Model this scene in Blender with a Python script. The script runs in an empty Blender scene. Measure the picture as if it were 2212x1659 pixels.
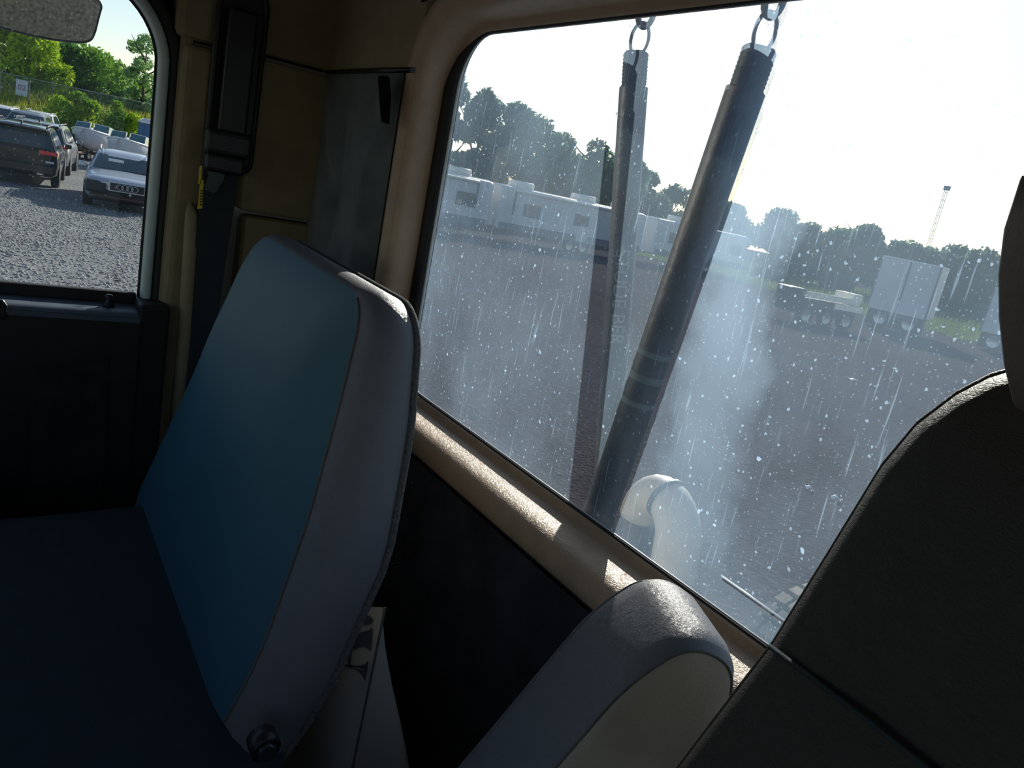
import bpy, bmesh, math, random
import numpy as np
from mathutils import Vector, Matrix
from mathutils.bvhtree import BVHTree

random.seed(7)
SC = bpy.context.scene
COL = SC.collection
H = 2.35                                   # eye height above the lot
PI = math.pi

# ------------------------------------------------------------------ camera
F, CX, CY = 1646.457, 1106.0, 829.5
_v1 = Vector((-6 - CX, CY - 193, -F)).normalized()     # passenger side (-X) seen from the camera
_v2 = Vector((3500 - CX, CY - 906, -F)).normalized()   # rear of the truck (+Y)
_X = -_v1
_Y = (_v2 - _X * _v2.dot(_X)).normalized()
_Z = _X.cross(_Y)
RM = Matrix((_X, _Y, _Z))                  # world = RM @ camera
cam_d = bpy.data.cameras.new('camera')
cam = bpy.data.objects.new('camera', cam_d)
COL.objects.link(cam)
cam.matrix_world = Matrix.Translation((0, 0, H)) @ RM.to_4x4()
cam_d.sensor_width = 36.0
cam_d.lens = 36.0 * F / 2212.0
cam_d.clip_start = 0.01
cam_d.clip_end = 2000
SC.camera = cam

# ------------------------------------------------------------------ sky, sun, exposure
SUN = Vector((-0.63, 0.65, 0.43)).normalized()
world = bpy.data.worlds.new('world')
SC.world = world
world.use_nodes = True
wn = world.node_tree
bg = wn.nodes['Background']
sky = wn.nodes.new('ShaderNodeTexSky')
sky.sky_type = 'NISHITA'
sky.sun_disc = False
sky.sun_elevation = math.asin(SUN.z)
sky.sun_rotation = math.atan2(SUN.x, SUN.y)
sky.altitude = 100
sky.air_density = 1.0
sky.dust_density = 0.7
sky.ozone_density = 1.2
wn.links.new(sky.outputs[0], bg.inputs[0])
bg.inputs[1].default_value = 0.125
sun_d = bpy.data.lights.new('sun', 'SUN')
sun_d.energy = 7.0
sun_d.angle = math.radians(0.53)
sun_d.color = (1.0, 0.93, 0.82)
sun = bpy.data.objects.new('sun', sun_d)
COL.objects.link(sun)
sun.location = (-60, 62, 45)
sun.rotation_euler = SUN.to_track_quat('Z', 'Y').to_euler()
vs = SC.view_settings
vs.view_transform = 'Standard'
vs.look = 'None'
vs.gamma = 1.0
vs.use_curve_mapping = False
vs.exposure = 0.0


# ------------------------------------------------------------------ helpers
def L(x, y, z):
    """cab coordinates (origin at the eye) to world"""
    return Vector((x, y, z + H))


def ray(px, py):
    return (RM @ Vector((px - CX, CY - py, -F))).normalized()


def at(px, py, x=None, y=None, z=None):
    d = ray(px, py)
    t = x / d.x if x is not None else (y / d.y if y is not None else (z - H) / d.z)
    return d * t + Vector((0, 0, H))


def wl(o):
    p = Vector((0, 0, 0))
    while o is not None:
        p += o.location
        o = o.parent
    return p


class MB:
    def __init__(self):
        self.v, self.f, self.s = [], [], []

    def add(self, verts, faces, smooth=False):
        n = len(self.v)
        self.v += [tuple(p) for p in verts]
        self.f += [tuple(i + n for i in q) for q in faces]
        self.s += [smooth] * len(faces)
        return self

    def box(self, c, s, m=None):
        c = Vector(c)
        vs_ = []
        for i in (-1, 1):
            for j in (-1, 1):
                for k in (-1, 1):
                    p = Vector((i * s[0] / 2, j * s[1] / 2, k * s[2] / 2))
                    vs_.append(c + (m @ p if m is not None else p))
        return self.add(vs_, [(0, 1, 3, 2), (4, 6, 7, 5), (0, 4, 5, 1), (2, 3, 7, 6), (0, 2, 6, 4), (1, 5, 7, 3)])

    def loft(self, rings, closed=True, caps=(True, True), smooth=True):
        n = len(rings[0])
        vs_ = [p for r in rings for p in r]
        fs = []
        m = n if closed else n - 1
        for i in range(len(rings) - 1):
            for j in range(m):
                a, b = i * n + j, i * n + (j + 1) % n
                fs.append((a, b, b + n, a + n))
        self.add(vs_, fs, smooth)
        base = len(self.v) - len(vs_)
        if caps[0]:
            self.f.append(tuple(base + j for j in reversed(range(n)))); self.s.append(False)
        if caps[1]:
            k = base + (len(rings) - 1) * n
            self.f.append(tuple(k + j for j in range(n))); self.s.append(False)
        return self

    def tube(self, pts, r, n=10, closed=False, caps=True, flat=1.0):
        pts = [Vector(p) for p in pts]
        N = len(pts)
        rr = r if isinstance(r, (list, tuple)) else [r] * N
        rings = []
        ref = None
        for i, p in enumerate(pts):
            if closed:
                t = pts[(i + 1) % N] - pts[i - 1]
            else:
                t = pts[min(i + 1, N - 1)] - pts[max(i - 1, 0)]
            t.normalize()
            if ref is None:
                ref = Vector((0, 0, 1)) if abs(t.z) < 0.9 else Vector((1, 0, 0))
            u = (ref - t * ref.dot(t)).normalized()
            w = t.cross(u)
            ref = u
            rings.append([p + (u * math.cos(2 * PI * k / n) + w * math.sin(2 * PI * k / n) * flat) * rr[i] for k in range(n)])
        if closed:
            rings.append(rings[0])
            return self.loft(rings, True, (False, False))
        return self.loft(rings, True, (caps, caps))

    def poly(self, pts, thick=None, nrm=None):
        """flat polygon, optionally extruded along nrm by thick"""
        pts = [Vector(p) for p in pts]
        if thick is None:
            return self.add(pts, [tuple(range(len(pts)))])
        d = Vector(nrm) * thick
        return self.loft([[p for p in pts], [p + d for p in pts]], True, (True, True), False)

    def grid(self, fn, nu, nv, smooth=True):
        vs_ = [fn(i / nu, j / nv) for i in range(nu + 1) for j in range(nv + 1)]
        fs = [(i * (nv + 1) + j, (i + 1) * (nv + 1) + j, (i + 1) * (nv + 1) + j + 1, i * (nv + 1) + j + 1)
              for i in range(nu) for j in range(nv)]
        return self.add(vs_, fs, smooth)

    def build(self, name, mat, parent=None, bevel=0, seg=2, subsurf=0, fixn=True, solid=0):
        me = bpy.data.meshes.new(name)
        vs_ = [Vector(p) for p in self.v]
        o = bpy.data.objects.new(name, me)
        COL.objects.link(o)
        if parent is not None:
            off = wl(parent)
            o.parent = parent
        else:
            xs = [p.x for p in vs_]; ys = [p.y for p in vs_]; zs = [p.z for p in vs_]
            off = Vector(((min(xs) + max(xs)) / 2, (min(ys) + max(ys)) / 2, min(zs)))
            o.location = off
        me.from_pydata([tuple(p - off) for p in vs_], [], self.f)
        me.polygons.foreach_set('use_smooth', self.s)
        if fixn:
            bm = bmesh.new(); bm.from_mesh(me)
            bmesh.ops.remove_doubles(bm, verts=bm.verts, dist=1e-6)
            bmesh.ops.recalc_face_normals(bm, faces=bm.faces)
            bm.to_mesh(me); bm.free()
        me.materials.append(MATS[mat] if isinstance(mat, str) else mat)
        if solid:
            md = o.modifiers.new('solid', 'SOLIDIFY'); md.thickness = solid; md.offset = 0
        if bevel:
            md = o.modifiers.new('bevel', 'BEVEL'); md.width = bevel; md.segments = seg; md.limit_method = 'ANGLE'
            md.angle_limit = math.radians(35)
        if subsurf:
            md = o.modifiers.new('sub', 'SUBSURF'); md.levels = subsurf; md.render_levels = subsurf
        return o


def tag(o, label=None, cat=None, group=None, kind=None):
    if label: o['label'] = label
    if cat: o['category'] = cat
    if group: o['group'] = group
    if kind: o['kind'] = kind
    return o


def empty(name, loc, label=None, cat=None, group=None, kind=None):
    o = bpy.data.objects.new(name, None)
    o.empty_display_size = 0.05
    o.location = loc
    COL.objects.link(o)
    return tag(o, label, cat, group, kind)


def copy_tree(o, parent=None):
    c = o.copy()
    COL.objects.link(c)
    c.parent = parent
    for ch in list(o.children):
        copy_tree(ch, c)
    return c


def text_mesh(name, txt, mat, parent, origin, right, up, size, depth=0.0):
    cu = bpy.data.curves.new('text_tmp', 'FONT')
    cu.body = txt
    cu.size = size
    cu.align_x = 'CENTER'
    cu.align_y = 'CENTER'
    cu.extrude = depth
    to = bpy.data.objects.new('text_tmp', cu)
    COL.objects.link(to)
    dg = bpy.context.evaluated_depsgraph_get()
    me = bpy.data.meshes.new_from_object(to.evaluated_get(dg))
    bpy.data.objects.remove(to)
    right = Vector(right).normalized(); up = Vector(up).normalized()
    n = right.cross(up)
    off = wl(parent)
    for v in me.vertices:
        p = Vector(origin) + right * v.co.x + up * v.co.y + n * v.co.z
        v.co = p - off
    me.materials.clear()
    me.materials.append(MATS[mat])
    o = bpy.data.objects.new(name, me)
    COL.objects.link(o)
    o.parent = parent
    return o


def rounded(corners, seg=6):
    """corners: [(a, b, radius)] in order -> list of 2D points"""
    out = []
    n = len(corners)
    for i in range(n):
        p = Vector(corners[i][:2]); r = corners[i][2]
        a = (Vector(corners[i - 1][:2]) - p); b = (Vector(corners[(i + 1) % n][:2]) - p)
        la, lb = a.length, b.length
        a.normalize(); b.normalize()
        ang = a.angle(b)
        if r <= 0 or ang > 3.1:
            out.append(p); continue
        t = min(r / math.tan(ang / 2), la * .49, lb * .49)
        r = t * math.tan(ang / 2)
        c = p + (a + b).normalized() * (r / math.sin(ang / 2))
        s, e = p + a * t - c, p + b * t - c
        a0 = math.atan2(s.y, s.x); a1 = math.atan2(e.y, e.x)
        d = (a1 - a0 + PI) % (2 * PI) - PI
        for k in range(seg + 1):
            th = a0 + d * k / seg
            out.append(c + Vector((math.cos(th), math.sin(th))) * r)
    return out


# ------------------------------------------------------------------ materials
MATS = {}


def nodes(name):
    m = bpy.data.materials.new(name)
    m.use_nodes = True
    MATS[name] = m
    nt = m.node_tree
    return m, nt, nt.nodes['Principled BSDF'], nt.nodes['Material Output']


def N(nt, typ, **kw):
    n = nt.nodes.new(typ)
    for k, v in kw.items():
        if hasattr(n, k):
            setattr(n, k, v)
        else:
            n.inputs[k].default_value = v
    return n


def ramp(nt, src, stops):
    r = nt.nodes.new('ShaderNodeValToRGB')
    while len(r.color_ramp.elements) < len(stops):
        r.color_ramp.elements.new(0.5)
    for e, (p, c) in zip(r.color_ramp.elements, stops):
        e.position = p
        e.color = (*c, 1) if len(c) == 3 else c
    nt.links.new(src, r.inputs[0])
    return r


def math_(nt, op, a, b=None, clamp=False):
    n = nt.nodes.new('ShaderNodeMath')
    n.operation = op
    n.use_clamp = clamp
    for i, v in enumerate((a, b)):
        if v is None: continue
        if isinstance(v, (int, float)): n.inputs[i].default_value = v
        else: nt.links.new(v, n.inputs[i])
    return n.outputs[0]


def mat(name, col, rough=.5, metal=0, spec=.5, var=.15, vscale=30, bump=0, bscale=200, leather=False, coat=0, sheen=0):
    m, nt, bs, out = nodes(name)
    tc = N(nt, 'ShaderNodeTexCoord')
    nz = N(nt, 'ShaderNodeTexNoise'); nz.inputs['Scale'].default_value = vscale; nz.inputs['Detail'].default_value = 4
    nt.links.new(tc.outputs['Object'], nz.inputs['Vector'])
    lo = [max(0, c * (1 - var)) for c in col]; hi = [min(1, c * (1 + var)) for c in col]
    r = ramp(nt, nz.outputs['Fac'], [(.3, lo), (.7, hi)])
    nt.links.new(r.outputs[0], bs.inputs['Base Color'])
    bs.inputs['Roughness'].default_value = rough
    bs.inputs['Metallic'].default_value = metal
    bs.inputs['Specular IOR Level'].default_value = spec
    bs.inputs['Coat Weight'].default_value = coat
    bs.inputs['Sheen Weight'].default_value = sheen
    if bump:
        if leather:
            vo = N(nt, 'ShaderNodeTexVoronoi', feature='DISTANCE_TO_EDGE'); vo.inputs['Scale'].default_value = bscale
            n2 = N(nt, 'ShaderNodeTexNoise'); n2.inputs['Scale'].default_value = bscale * .3
            mx = N(nt, 'ShaderNodeVectorMath', operation='MULTIPLY_ADD')
            mx.inputs[1].default_value = (.02,) * 3
            nt.links.new(n2.outputs['Color'], mx.inputs[0]); nt.links.new(tc.outputs['Object'], mx.inputs[2])
            nt.links.new(tc.outputs['Object'], n2.inputs['Vector']); nt.links.new(mx.outputs[0], vo.inputs['Vector'])
            h = math_(nt, 'MINIMUM', vo.outputs['Distance'], .25)
        else:
            n2 = N(nt, 'ShaderNodeTexNoise'); n2.inputs['Scale'].default_value = bscale; n2.inputs['Detail'].default_value = 5
            nt.links.new(tc.outputs['Object'], n2.inputs['Vector'])
            h = n2.outputs['Fac']
        bp = N(nt, 'ShaderNodeBump'); bp.inputs['Strength'].default_value = bump; bp.inputs['Distance'].default_value = .002
        nt.links.new(h, bp.inputs['Height']); nt.links.new(bp.outputs[0], bs.inputs['Normal'])
    return m


# cab
mat('tan_vinyl', (.46, .325, .22), .45, bump=.5, bscale=260, leather=True, var=.08)
mat('tan_liner', (.30, .245, .155), .85, spec=.2, bump=.2, bscale=300, var=.1)
mat('grey_fleece', (.10, .12, .125), .95, bump=.6, bscale=120, var=.3, vscale=14, sheen=.2)
mat('dark_carpet', (.028, .028, .036), 1, bump=.9, bscale=400, var=.5, vscale=18)
mat('grey_vinyl', (.15, .15, .175), .40, bump=.28, bscale=520, leather=True, var=.05)
mat('blue_grey_vinyl', (.028, .118, .18), .55, spec=.3, bump=.15, bscale=700, var=.08, vscale=6)
mat('cushion_cloth', (.012, .028, .042), .8, bump=.2, bscale=600, var=.12)
mat('beige_vinyl', (.44, .38, .30), .5, bump=.15, bscale=500, var=.06)
mat('felt', (.13, .13, .13), 1, bump=1, bscale=900, var=.4, vscale=300)
mat('seat_black', (.036, .033, .033), .55, spec=.3, bump=.3, bscale=420, leather=True, var=.08)
mat('seat_navy', (.032, .045, .058), .75, spec=.2, bump=.2, bscale=500, var=.08)
mat('seat_edge', (.016, .016, .018), .8, spec=.15, var=.1)
mat('thread', (.12, .12, .11), .8)
mat('white_thread', (.55, .5, .45), .8)
mat('headrest_grey', (.16, .13, .115), .55, bump=.2, bscale=400, var=.08)
mat('black_plastic', (.012, .012, .014), .45, var=.2)
mat('matte_black', (.006, .006, .007), 1, spec=.05, var=.2)
mat('rubber', (.012, .012, .013), .6, var=.2)
mat('door_plastic', (.018, .02, .024), .5, bump=.2, bscale=500, var=.2)
mat('door_top_lit', (.10, .13, .17), .42, bump=.2, bscale=600, var=.1)  # blue skylight on the ledge put into its colour
mat('door_fabric', (.028, .03, .032), 1, bump=.5, bscale=300, var=.3)
mat('seal_grey', (.58, .68, .68), .35, var=.05)
mat('webbing', (.02, .03, .038), .7, bump=.5, bscale=800, var=.15)
mat('dark_steel', (.05, .055, .06), .4, metal=.5)
mat('steel', (.45, .46, .48), .3, metal=1)
mat('yellow_tag', (.72, .55, .03), .5, var=.05)
mat('pillow_cloth', (.47, .46, .44), .9, bump=.3, bscale=900, var=.05, vscale=8)
mat('pillow_print', (.07, .075, .12), .9, var=.1)
mat('chrome_dusty_reflect', (.18, .19, .17), .55, metal=.6, bump=.8, bscale=260, var=.45, vscale=150)  # dust, plus the gravel's reflection put in as grey speckles
# truck outside
mat('pole_paint', (.045, .05, .055), .5, bump=.4, bscale=120, var=.3, vscale=25)
mat('pole_tape', (.13, .17, .17), .5, var=.1)
mat('galvanised', (.35, .35, .36), .45, metal=.8, var=.25)
mat('white_letter', (.24, .26, .28), .6)
mat('pipe_tan', (.30, .27, .225), .5, var=.1)
mat('hose_shade_black', (.03, .035, .05), .5, var=.2)
# vehicles
mat('paint_silver', (.42, .47, .53), .28, metal=.35, var=.04, coat=.5)
mat('paint_black', (.004, .007, .011), .15, spec=.4, var=.1, coat=.25)
mat('paint_white', (.72, .73, .74), .25, var=.03, coat=.5)
mat('paint_grey', (.20, .22, .25), .25, metal=.3, var=.05, coat=.5)
mat('car_glass', (.02, .045, .055), .06, spec=.9, var=.3, vscale=1.5)
mat('car_dark', (.012, .013, .015), .6, var=.5, vscale=8)
mat('tail_red', (.8, .02, .03), .2, var=.1, coat=1)
mat('lamp_clear', (.6, .62, .65), .15, var=.1)
mat('tyre', (.015, .015, .016), .8, var=.3)
mat('tyre_dusty', (.17, .15, .12), .9, var=.3)
mat('alloy', (.42, .43, .44), .3, metal=.8)
mat('paper_white', (.85, .85, .88), .7, var=.02)
mat('boat_white', (.74, .75, .76), .3, var=.03)
mat('boat_hull', (.55, .60, .68), .4, var=.08)
mat('boat_tan', (.36, .31, .2), .6, var=.15, vscale=5)
mat('boat_glass', (.08, .17, .2), .1, var=.2, vscale=3)
mat('boat_seat', (.32, .33, .34), .6, var=.1)
mat('camo_green', (.06, .075, .035), .7, var=.5, vscale=4)
mat('rust_red', (.13, .05, .045), .8, var=.2)
mat('blue_panel', (.05, .14, .28), .6, var=.15, vscale=2)
mat('rv_side', (.52, .54, .57), .45, var=.05, vscale=2)
mat('rv_roof', (.78, .76, .72), .6, var=.06)
mat('rv_dark', (.10, .11, .14), .5, var=.2)
mat('rv_decal', (.25, .27, .33), .5, var=.1)
mat('deck_wood_lit', (.90, .82, .68), .8, var=.15, vscale=12)  # sunlight put into the pale wood colour
mat('fence_steel', (.25, .28, .28), .6, metal=.5)
mat('sign_face', (.55, .60, .70), .6, var=.03)
mat('sign_text', (.25, .10, .22), .6)
mat('bark', (.10, .08, .06), .9, bump=.6, bscale=10, var=.3, vscale=5)
mat('litter', (.75, .76, .76), .7, var=.1)
mat('ink', (.01, .012, .015), .6)
mat('clear_edge', (.75, .78, .8), .25)
mat('stone', (.27, .28, .28), .85, var=.35, vscale=.9, bump=.4, bscale=20)


def leaf_mat(name, lo, hi, trans=.4):
    m, nt, bs, out = nodes(name)
    nt.nodes.remove(bs)
    g = N(nt, 'ShaderNodeNewGeometry')
    nz = N(nt, 'ShaderNodeTexNoise'); nz.inputs['Scale'].default_value = .9; nz.inputs['Detail'].default_value = 6
    nt.links.new(g.outputs['Position'], nz.inputs['Vector'])
    r = ramp(nt, nz.outputs['Fac'], [(.3, lo), (.72, hi)])
    d = N(nt, 'ShaderNodeBsdfDiffuse'); t = N(nt, 'ShaderNodeBsdfTranslucent')
    mx = N(nt, 'ShaderNodeMixShader'); mx.inputs[0].default_value = trans
    nt.links.new(r.outputs[0], d.inputs[0]); nt.links.new(r.outputs[0], t.inputs[0])
    nt.links.new(d.outputs[0], mx.inputs[1]); nt.links.new(t.outputs[0], mx.inputs[2])
    nt.links.new(mx.outputs[0], out.inputs[0])


leaf_mat('leaf_bright', (.16, .32, .015), (.52, .66, .05))
leaf_mat('leaf_mid', (.09, .23, .03), (.30, .50, .07))
leaf_mat('leaf_dark', (.04, .13, .035), (.16, .32, .07))
leaf_mat('leaf_airy', (.16, .30, .13), (.38, .56, .24))
leaf_mat('leaf_rear', (.06, .12, .09), (.18, .27, .17))
leaf_mat('verge_grass', (.06, .10, .02), (.16, .21, .05))
leaf_mat('grass_blade', (.16, .26, .03), (.46, .46, .08))
leaf_mat('weed', (.10, .22, .02), (.24, .42, .05))


def ground_mat():
    m, nt, bs, out = nodes('lot_gravel')
    g = N(nt, 'ShaderNodeNewGeometry')
    sx = N(nt, 'ShaderNodeSeparateXYZ'); nt.links.new(g.outputs['Position'], sx.inputs[0])
    n1 = N(nt, 'ShaderNodeTexNoise'); n1.inputs['Scale'].default_value = 9; n1.inputs['Detail'].default_value = 8; n1.inputs['Roughness'].default_value = .75
    n2 = N(nt, 'ShaderNodeTexNoise'); n2.inputs['Scale'].default_value = .35; n2.inputs['Detail'].default_value = 4
    vo = N(nt, 'ShaderNodeTexVoronoi'); vo.inputs['Scale'].default_value = 22
    for n in (n1, n2, vo): nt.links.new(g.outputs['Position'], n.inputs['Vector'])
    pale = ramp(nt, n1.outputs['Fac'], [(.25, (.14, .147, .147)), (.5, (.25, .26, .265)), (.75, (.37, .38, .38))])
    dark = ramp(nt, n1.outputs['Fac'], [(.25, (.028, .024, .026)), (.55, (.062, .054, .057)), (.78, (.125, .113, .115))])
    # pale crushed stone by the parked cars, dark asphalt millings behind the truck, with backlit darkness put into their colour
    k = math_(nt, 'ADD', sx.outputs['Y'], math_(nt, 'MULTIPLY', sx.outputs['X'], .34))
    k = math_(nt, 'ADD', k, math_(nt, 'MULTIPLY', n2.outputs['Fac'], 1.2))
    k = math_(nt, 'MULTIPLY', k, .8, True)
    mx = N(nt, 'ShaderNodeMixRGB'); nt.links.new(k, mx.inputs[0])
    nt.links.new(pale.outputs[0], mx.inputs[1]); nt.links.new(dark.outputs[0], mx.inputs[2])
    m2 = N(nt, 'ShaderNodeMixRGB', blend_type='MULTIPLY'); m2.inputs[0].default_value = .6
    sh = ramp(nt, n2.outputs['Fac'], [(.3, (.72, .72, .74)), (.7, (1.1, 1.08, 1.05))])
    nt.links.new(mx.outputs[0], m2.inputs[1]); nt.links.new(sh.outputs[0], m2.inputs[2])
    nt.links.new(m2.outputs[0], bs.inputs['Base Color'])
    bs.inputs['Roughness'].default_value = .9
    bs.inputs['Specular IOR Level'].default_value = .0
    bp = N(nt, 'ShaderNodeBump'); bp.inputs['Strength'].default_value = .7; bp.inputs['Distance'].default_value = .04
    hh = math_(nt, 'ADD', n1.outputs['Fac'], vo.outputs['Distance'])
    nt.links.new(hh, bp.inputs['Height']); nt.links.new(bp.outputs[0], bs.inputs['Normal'])


ground_mat()


def glass_mat(name, dust, specks, glare=None, tint=(.93, .97, .97), scratch=True):
    """window glass: clear transmission, a thin film of dust that scatters the light, specks, scratches, a weak mirror"""
    m, nt, bs, out = nodes(name)
    nt.nodes.remove(bs)
    g = N(nt, 'ShaderNodeNewGeometry')
    P = g.outputs['Position']
    n1 = N(nt, 'ShaderNodeTexNoise'); n1.inputs['Scale'].default_value = 7; n1.inputs['Detail'].default_value = 6
    nt.links.new(P, n1.inputs['Vector'])
    base = ramp(nt, n1.outputs['Fac'], [(.3, (.6,) * 3), (.7, (1.25,) * 3)])
    f = math_(nt, 'MULTIPLY', base.outputs[0], dust)

    def vor(scale, thr, rnd):
        vo = N(nt, 'ShaderNodeTexVoronoi'); vo.inputs['Scale'].default_value = scale
        w = N(nt, 'ShaderNodeTexNoise'); w.inputs['Scale'].default_value = scale * 1.5
        nt.links.new(P, w.inputs['Vector'])
        wm = N(nt, 'ShaderNodeVectorMath', operation='MULTIPLY_ADD'); wm.inputs[1].default_value = (.5 / scale,) * 3
        nt.links.new(w.outputs['Color'], wm.inputs[0]); nt.links.new(P, wm.inputs[2])
        nt.links.new(wm.outputs[0], vo.inputs['Vector'])
        sc = N(nt, 'ShaderNodeSeparateColor'); nt.links.new(vo.outputs['Color'], sc.inputs[0])
        big = math_(nt, 'GREATER_THAN', sc.outputs[0], rnd)
        near = math_(nt, 'LESS_THAN', vo.outputs['Distance'], thr)
        return math_(nt, 'MULTIPLY', near, big)

    if specks:
        s1 = math_(nt, 'MULTIPLY', vor(120, .16, .55), .55)
        s2 = math_(nt, 'MULTIPLY', vor(300, .2, .5), .28)
        s3 = math_(nt, 'MULTIPLY', vor(45, .09, .6), .8)
        s = math_(nt, 'MAXIMUM', math_(nt, 'MAXIMUM', s1, s2), s3)
        f = math_(nt, 'ADD', f, math_(nt, 'MULTIPLY', s, specks))
    if scratch:
        for rot, sc_, amt, thr in ((.95, 60, .22, .66), (-.35, 80, .12, .68)):
            mp = N(nt, 'ShaderNodeMapping'); mp.inputs['Rotation'].default_value = (0, rot, 0); mp.inputs['Scale'].default_value = (sc_ * 5, 1, sc_ * .25)
            nt.links.new(P, mp.inputs[0])
            nz = N(nt, 'ShaderNodeTexNoise'); nz.inputs['Scale'].default_value = 1; nz.inputs['Detail'].default_value = 2
            nt.links.new(mp.outputs[0], nz.inputs['Vector'])
            q = math_(nt, 'MULTIPLY', math_(nt, 'SUBTRACT', nz.outputs['Fac'], thr), 12, True)
            f = math_(nt, 'ADD', f, math_(nt, 'MULTIPLY', q, amt))
    if glare:
        (ax, az), (bx, bz), wid, amt = glare
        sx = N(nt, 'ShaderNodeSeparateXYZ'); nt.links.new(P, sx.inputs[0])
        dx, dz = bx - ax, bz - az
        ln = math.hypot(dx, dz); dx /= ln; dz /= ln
        # sun glare put into the dust as a denser band: across and along it
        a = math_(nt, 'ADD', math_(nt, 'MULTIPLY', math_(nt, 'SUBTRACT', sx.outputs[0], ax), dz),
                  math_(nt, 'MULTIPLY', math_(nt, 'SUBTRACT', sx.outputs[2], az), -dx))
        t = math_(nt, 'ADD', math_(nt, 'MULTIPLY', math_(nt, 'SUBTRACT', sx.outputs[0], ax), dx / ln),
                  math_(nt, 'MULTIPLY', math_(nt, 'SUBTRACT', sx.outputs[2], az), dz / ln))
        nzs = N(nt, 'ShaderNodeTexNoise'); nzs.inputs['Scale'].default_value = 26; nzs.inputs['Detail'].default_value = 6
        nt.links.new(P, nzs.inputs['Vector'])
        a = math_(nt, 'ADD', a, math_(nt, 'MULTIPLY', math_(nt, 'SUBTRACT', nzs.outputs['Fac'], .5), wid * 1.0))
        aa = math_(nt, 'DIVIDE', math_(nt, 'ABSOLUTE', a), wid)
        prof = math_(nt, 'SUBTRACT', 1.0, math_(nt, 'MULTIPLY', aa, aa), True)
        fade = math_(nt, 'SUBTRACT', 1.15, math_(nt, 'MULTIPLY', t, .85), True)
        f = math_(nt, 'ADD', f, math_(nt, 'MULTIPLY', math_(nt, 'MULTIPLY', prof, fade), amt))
    f = math_(nt, 'MINIMUM', f, .92)
    tr = N(nt, 'ShaderNodeBsdfTransparent'); tr.inputs[0].default_value = (*tint, 1)
    tl = N(nt, 'ShaderNodeBsdfTranslucent'); tl.inputs[0].default_value = (.52, .75, 1.0, 1)  # blue haze of lens bloom put into the dust's colour
    df = N(nt, 'ShaderNodeBsdfDiffuse'); df.inputs[0].default_value = (.6, .6, .58, 1)
    dm = N(nt, 'ShaderNodeMixShader'); dm.inputs[0].default_value = .25
    nt.links.new(tl.outputs[0], dm.inputs[1]); nt.links.new(df.outputs[0], dm.inputs[2])
    mx = N(nt, 'ShaderNodeMixShader')
    nt.links.new(f, mx.inputs[0]); nt.links.new(tr.outputs[0], mx.inputs[1]); nt.links.new(dm.outputs[0], mx.inputs[2])
    gl = N(nt, 'ShaderNodeBsdfGlossy'); gl.inputs['Roughness'].default_value = .03
    fr = N(nt, 'ShaderNodeFresnel'); fr.inputs[0].default_value = 1.45
    m2 = N(nt, 'ShaderNodeMixShader')
    nt.links.new(math_(nt, 'MULTIPLY', fr.outputs[0], .8), m2.inputs[0])
    nt.links.new(mx.outputs[0], m2.inputs[1]); nt.links.new(gl.outputs[0], m2.inputs[2])
    nt.links.new(m2.outputs[0], out.inputs[0])


YG = .55          # rear glass
YW = .49          # rear wall, cabin face
XS = -1.42        # side wall
XD = -1.47        # door glass
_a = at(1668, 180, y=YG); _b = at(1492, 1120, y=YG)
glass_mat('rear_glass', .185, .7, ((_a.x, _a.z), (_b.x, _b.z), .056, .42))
glass_mat('door_glass', .012, .10, None, (.96, .99, .99), False)

# ------------------------------------------------------------------ cab shell
WX0, WX1, WZ0, WZ1 = -1.043, .245, -.323, .203    # rear window opening
X1 = .62                                          # driver side wall
ZC, ZF = .42, -1.25                               # ceiling, floor
YF = -1.35                                        # windscreen wall

wr = empty('wall_rear', L(-.4, YW, ZF), 'rear wall of the cab with fleece panels around the window', kind='structure')
T = .07
m = MB().box(L((XS + WX0) / 2 - .02, YW + T / 2, (ZC + ZF) / 2), (WX0 - XS + .0, T, ZC - ZF))
m.box(L((WX1 + X1) / 2 + .02, YW + T / 2, (ZC + ZF) / 2), (X1 - WX1, T, ZC - ZF))
m.box(L((WX0 + WX1) / 2, YW + T / 2, (WZ1 + .03 + ZC) / 2), (WX1 - WX0 + .08, T, ZC - WZ1 - .03))
m.build('liner_shell', 'tan_liner', wr)
MB().box(L((WX0 + WX1) / 2, YW + T / 2 + .004, (WZ0 - .035 + ZF) / 2), (WX1 - WX0 + .08, T, WZ0 - .035 - ZF)).build('lower_wall', 'dark_carpet', wr)


# gently padded fleece panel with drawn-in creases, left of the window
def fleece(u, v):
    x = XS + .004 + (WX0 - .055 - XS) * u
    z = -.95 + (.141 + .95) * v
    a = abs(math.sin((x * .9 + z * .5 + .05 * math.sin(z * 14)) * 13)); b = abs(math.sin((x * .8 - z * .35 + .04 * math.sin(z * 11)) * 10 + .7))
    puff = .022 * min(a, b) ** .45
    edge = min(1, u * 3.5, (1 - u) * 8, (1 - v) * 12)
    return L(x, YW - .004 - puff * edge - .004 * edge, z)


MB().grid(fleece, 48, 90).build('fleece_panel', 'grey_fleece', wr)


def lowpad(u, v):
    x = WX0 - .05 + (.56 - WX0) * u
    z = ZF + .1 + (WZ0 - .05 - ZF - .1) * v
    e = min(1, (1 - v) * 20)
    return L(x, YW - .003 - .008 * e - .002 * math.sin(x * 19 + z * 5) * math.sin(z * 17), z)


MB().grid(lowpad, 60, 40).build('carpet_panel', 'dark_carpet', wr)
# bead between the headliner and the panels
MB().tube([L(XS + .004, YW - .006, .143), L(-1.2, YW - .006, .142), L(WX0 - .02, YW - .006, .14)], .004, 8).build('seam_bead', 'black_plastic', wr)


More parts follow.
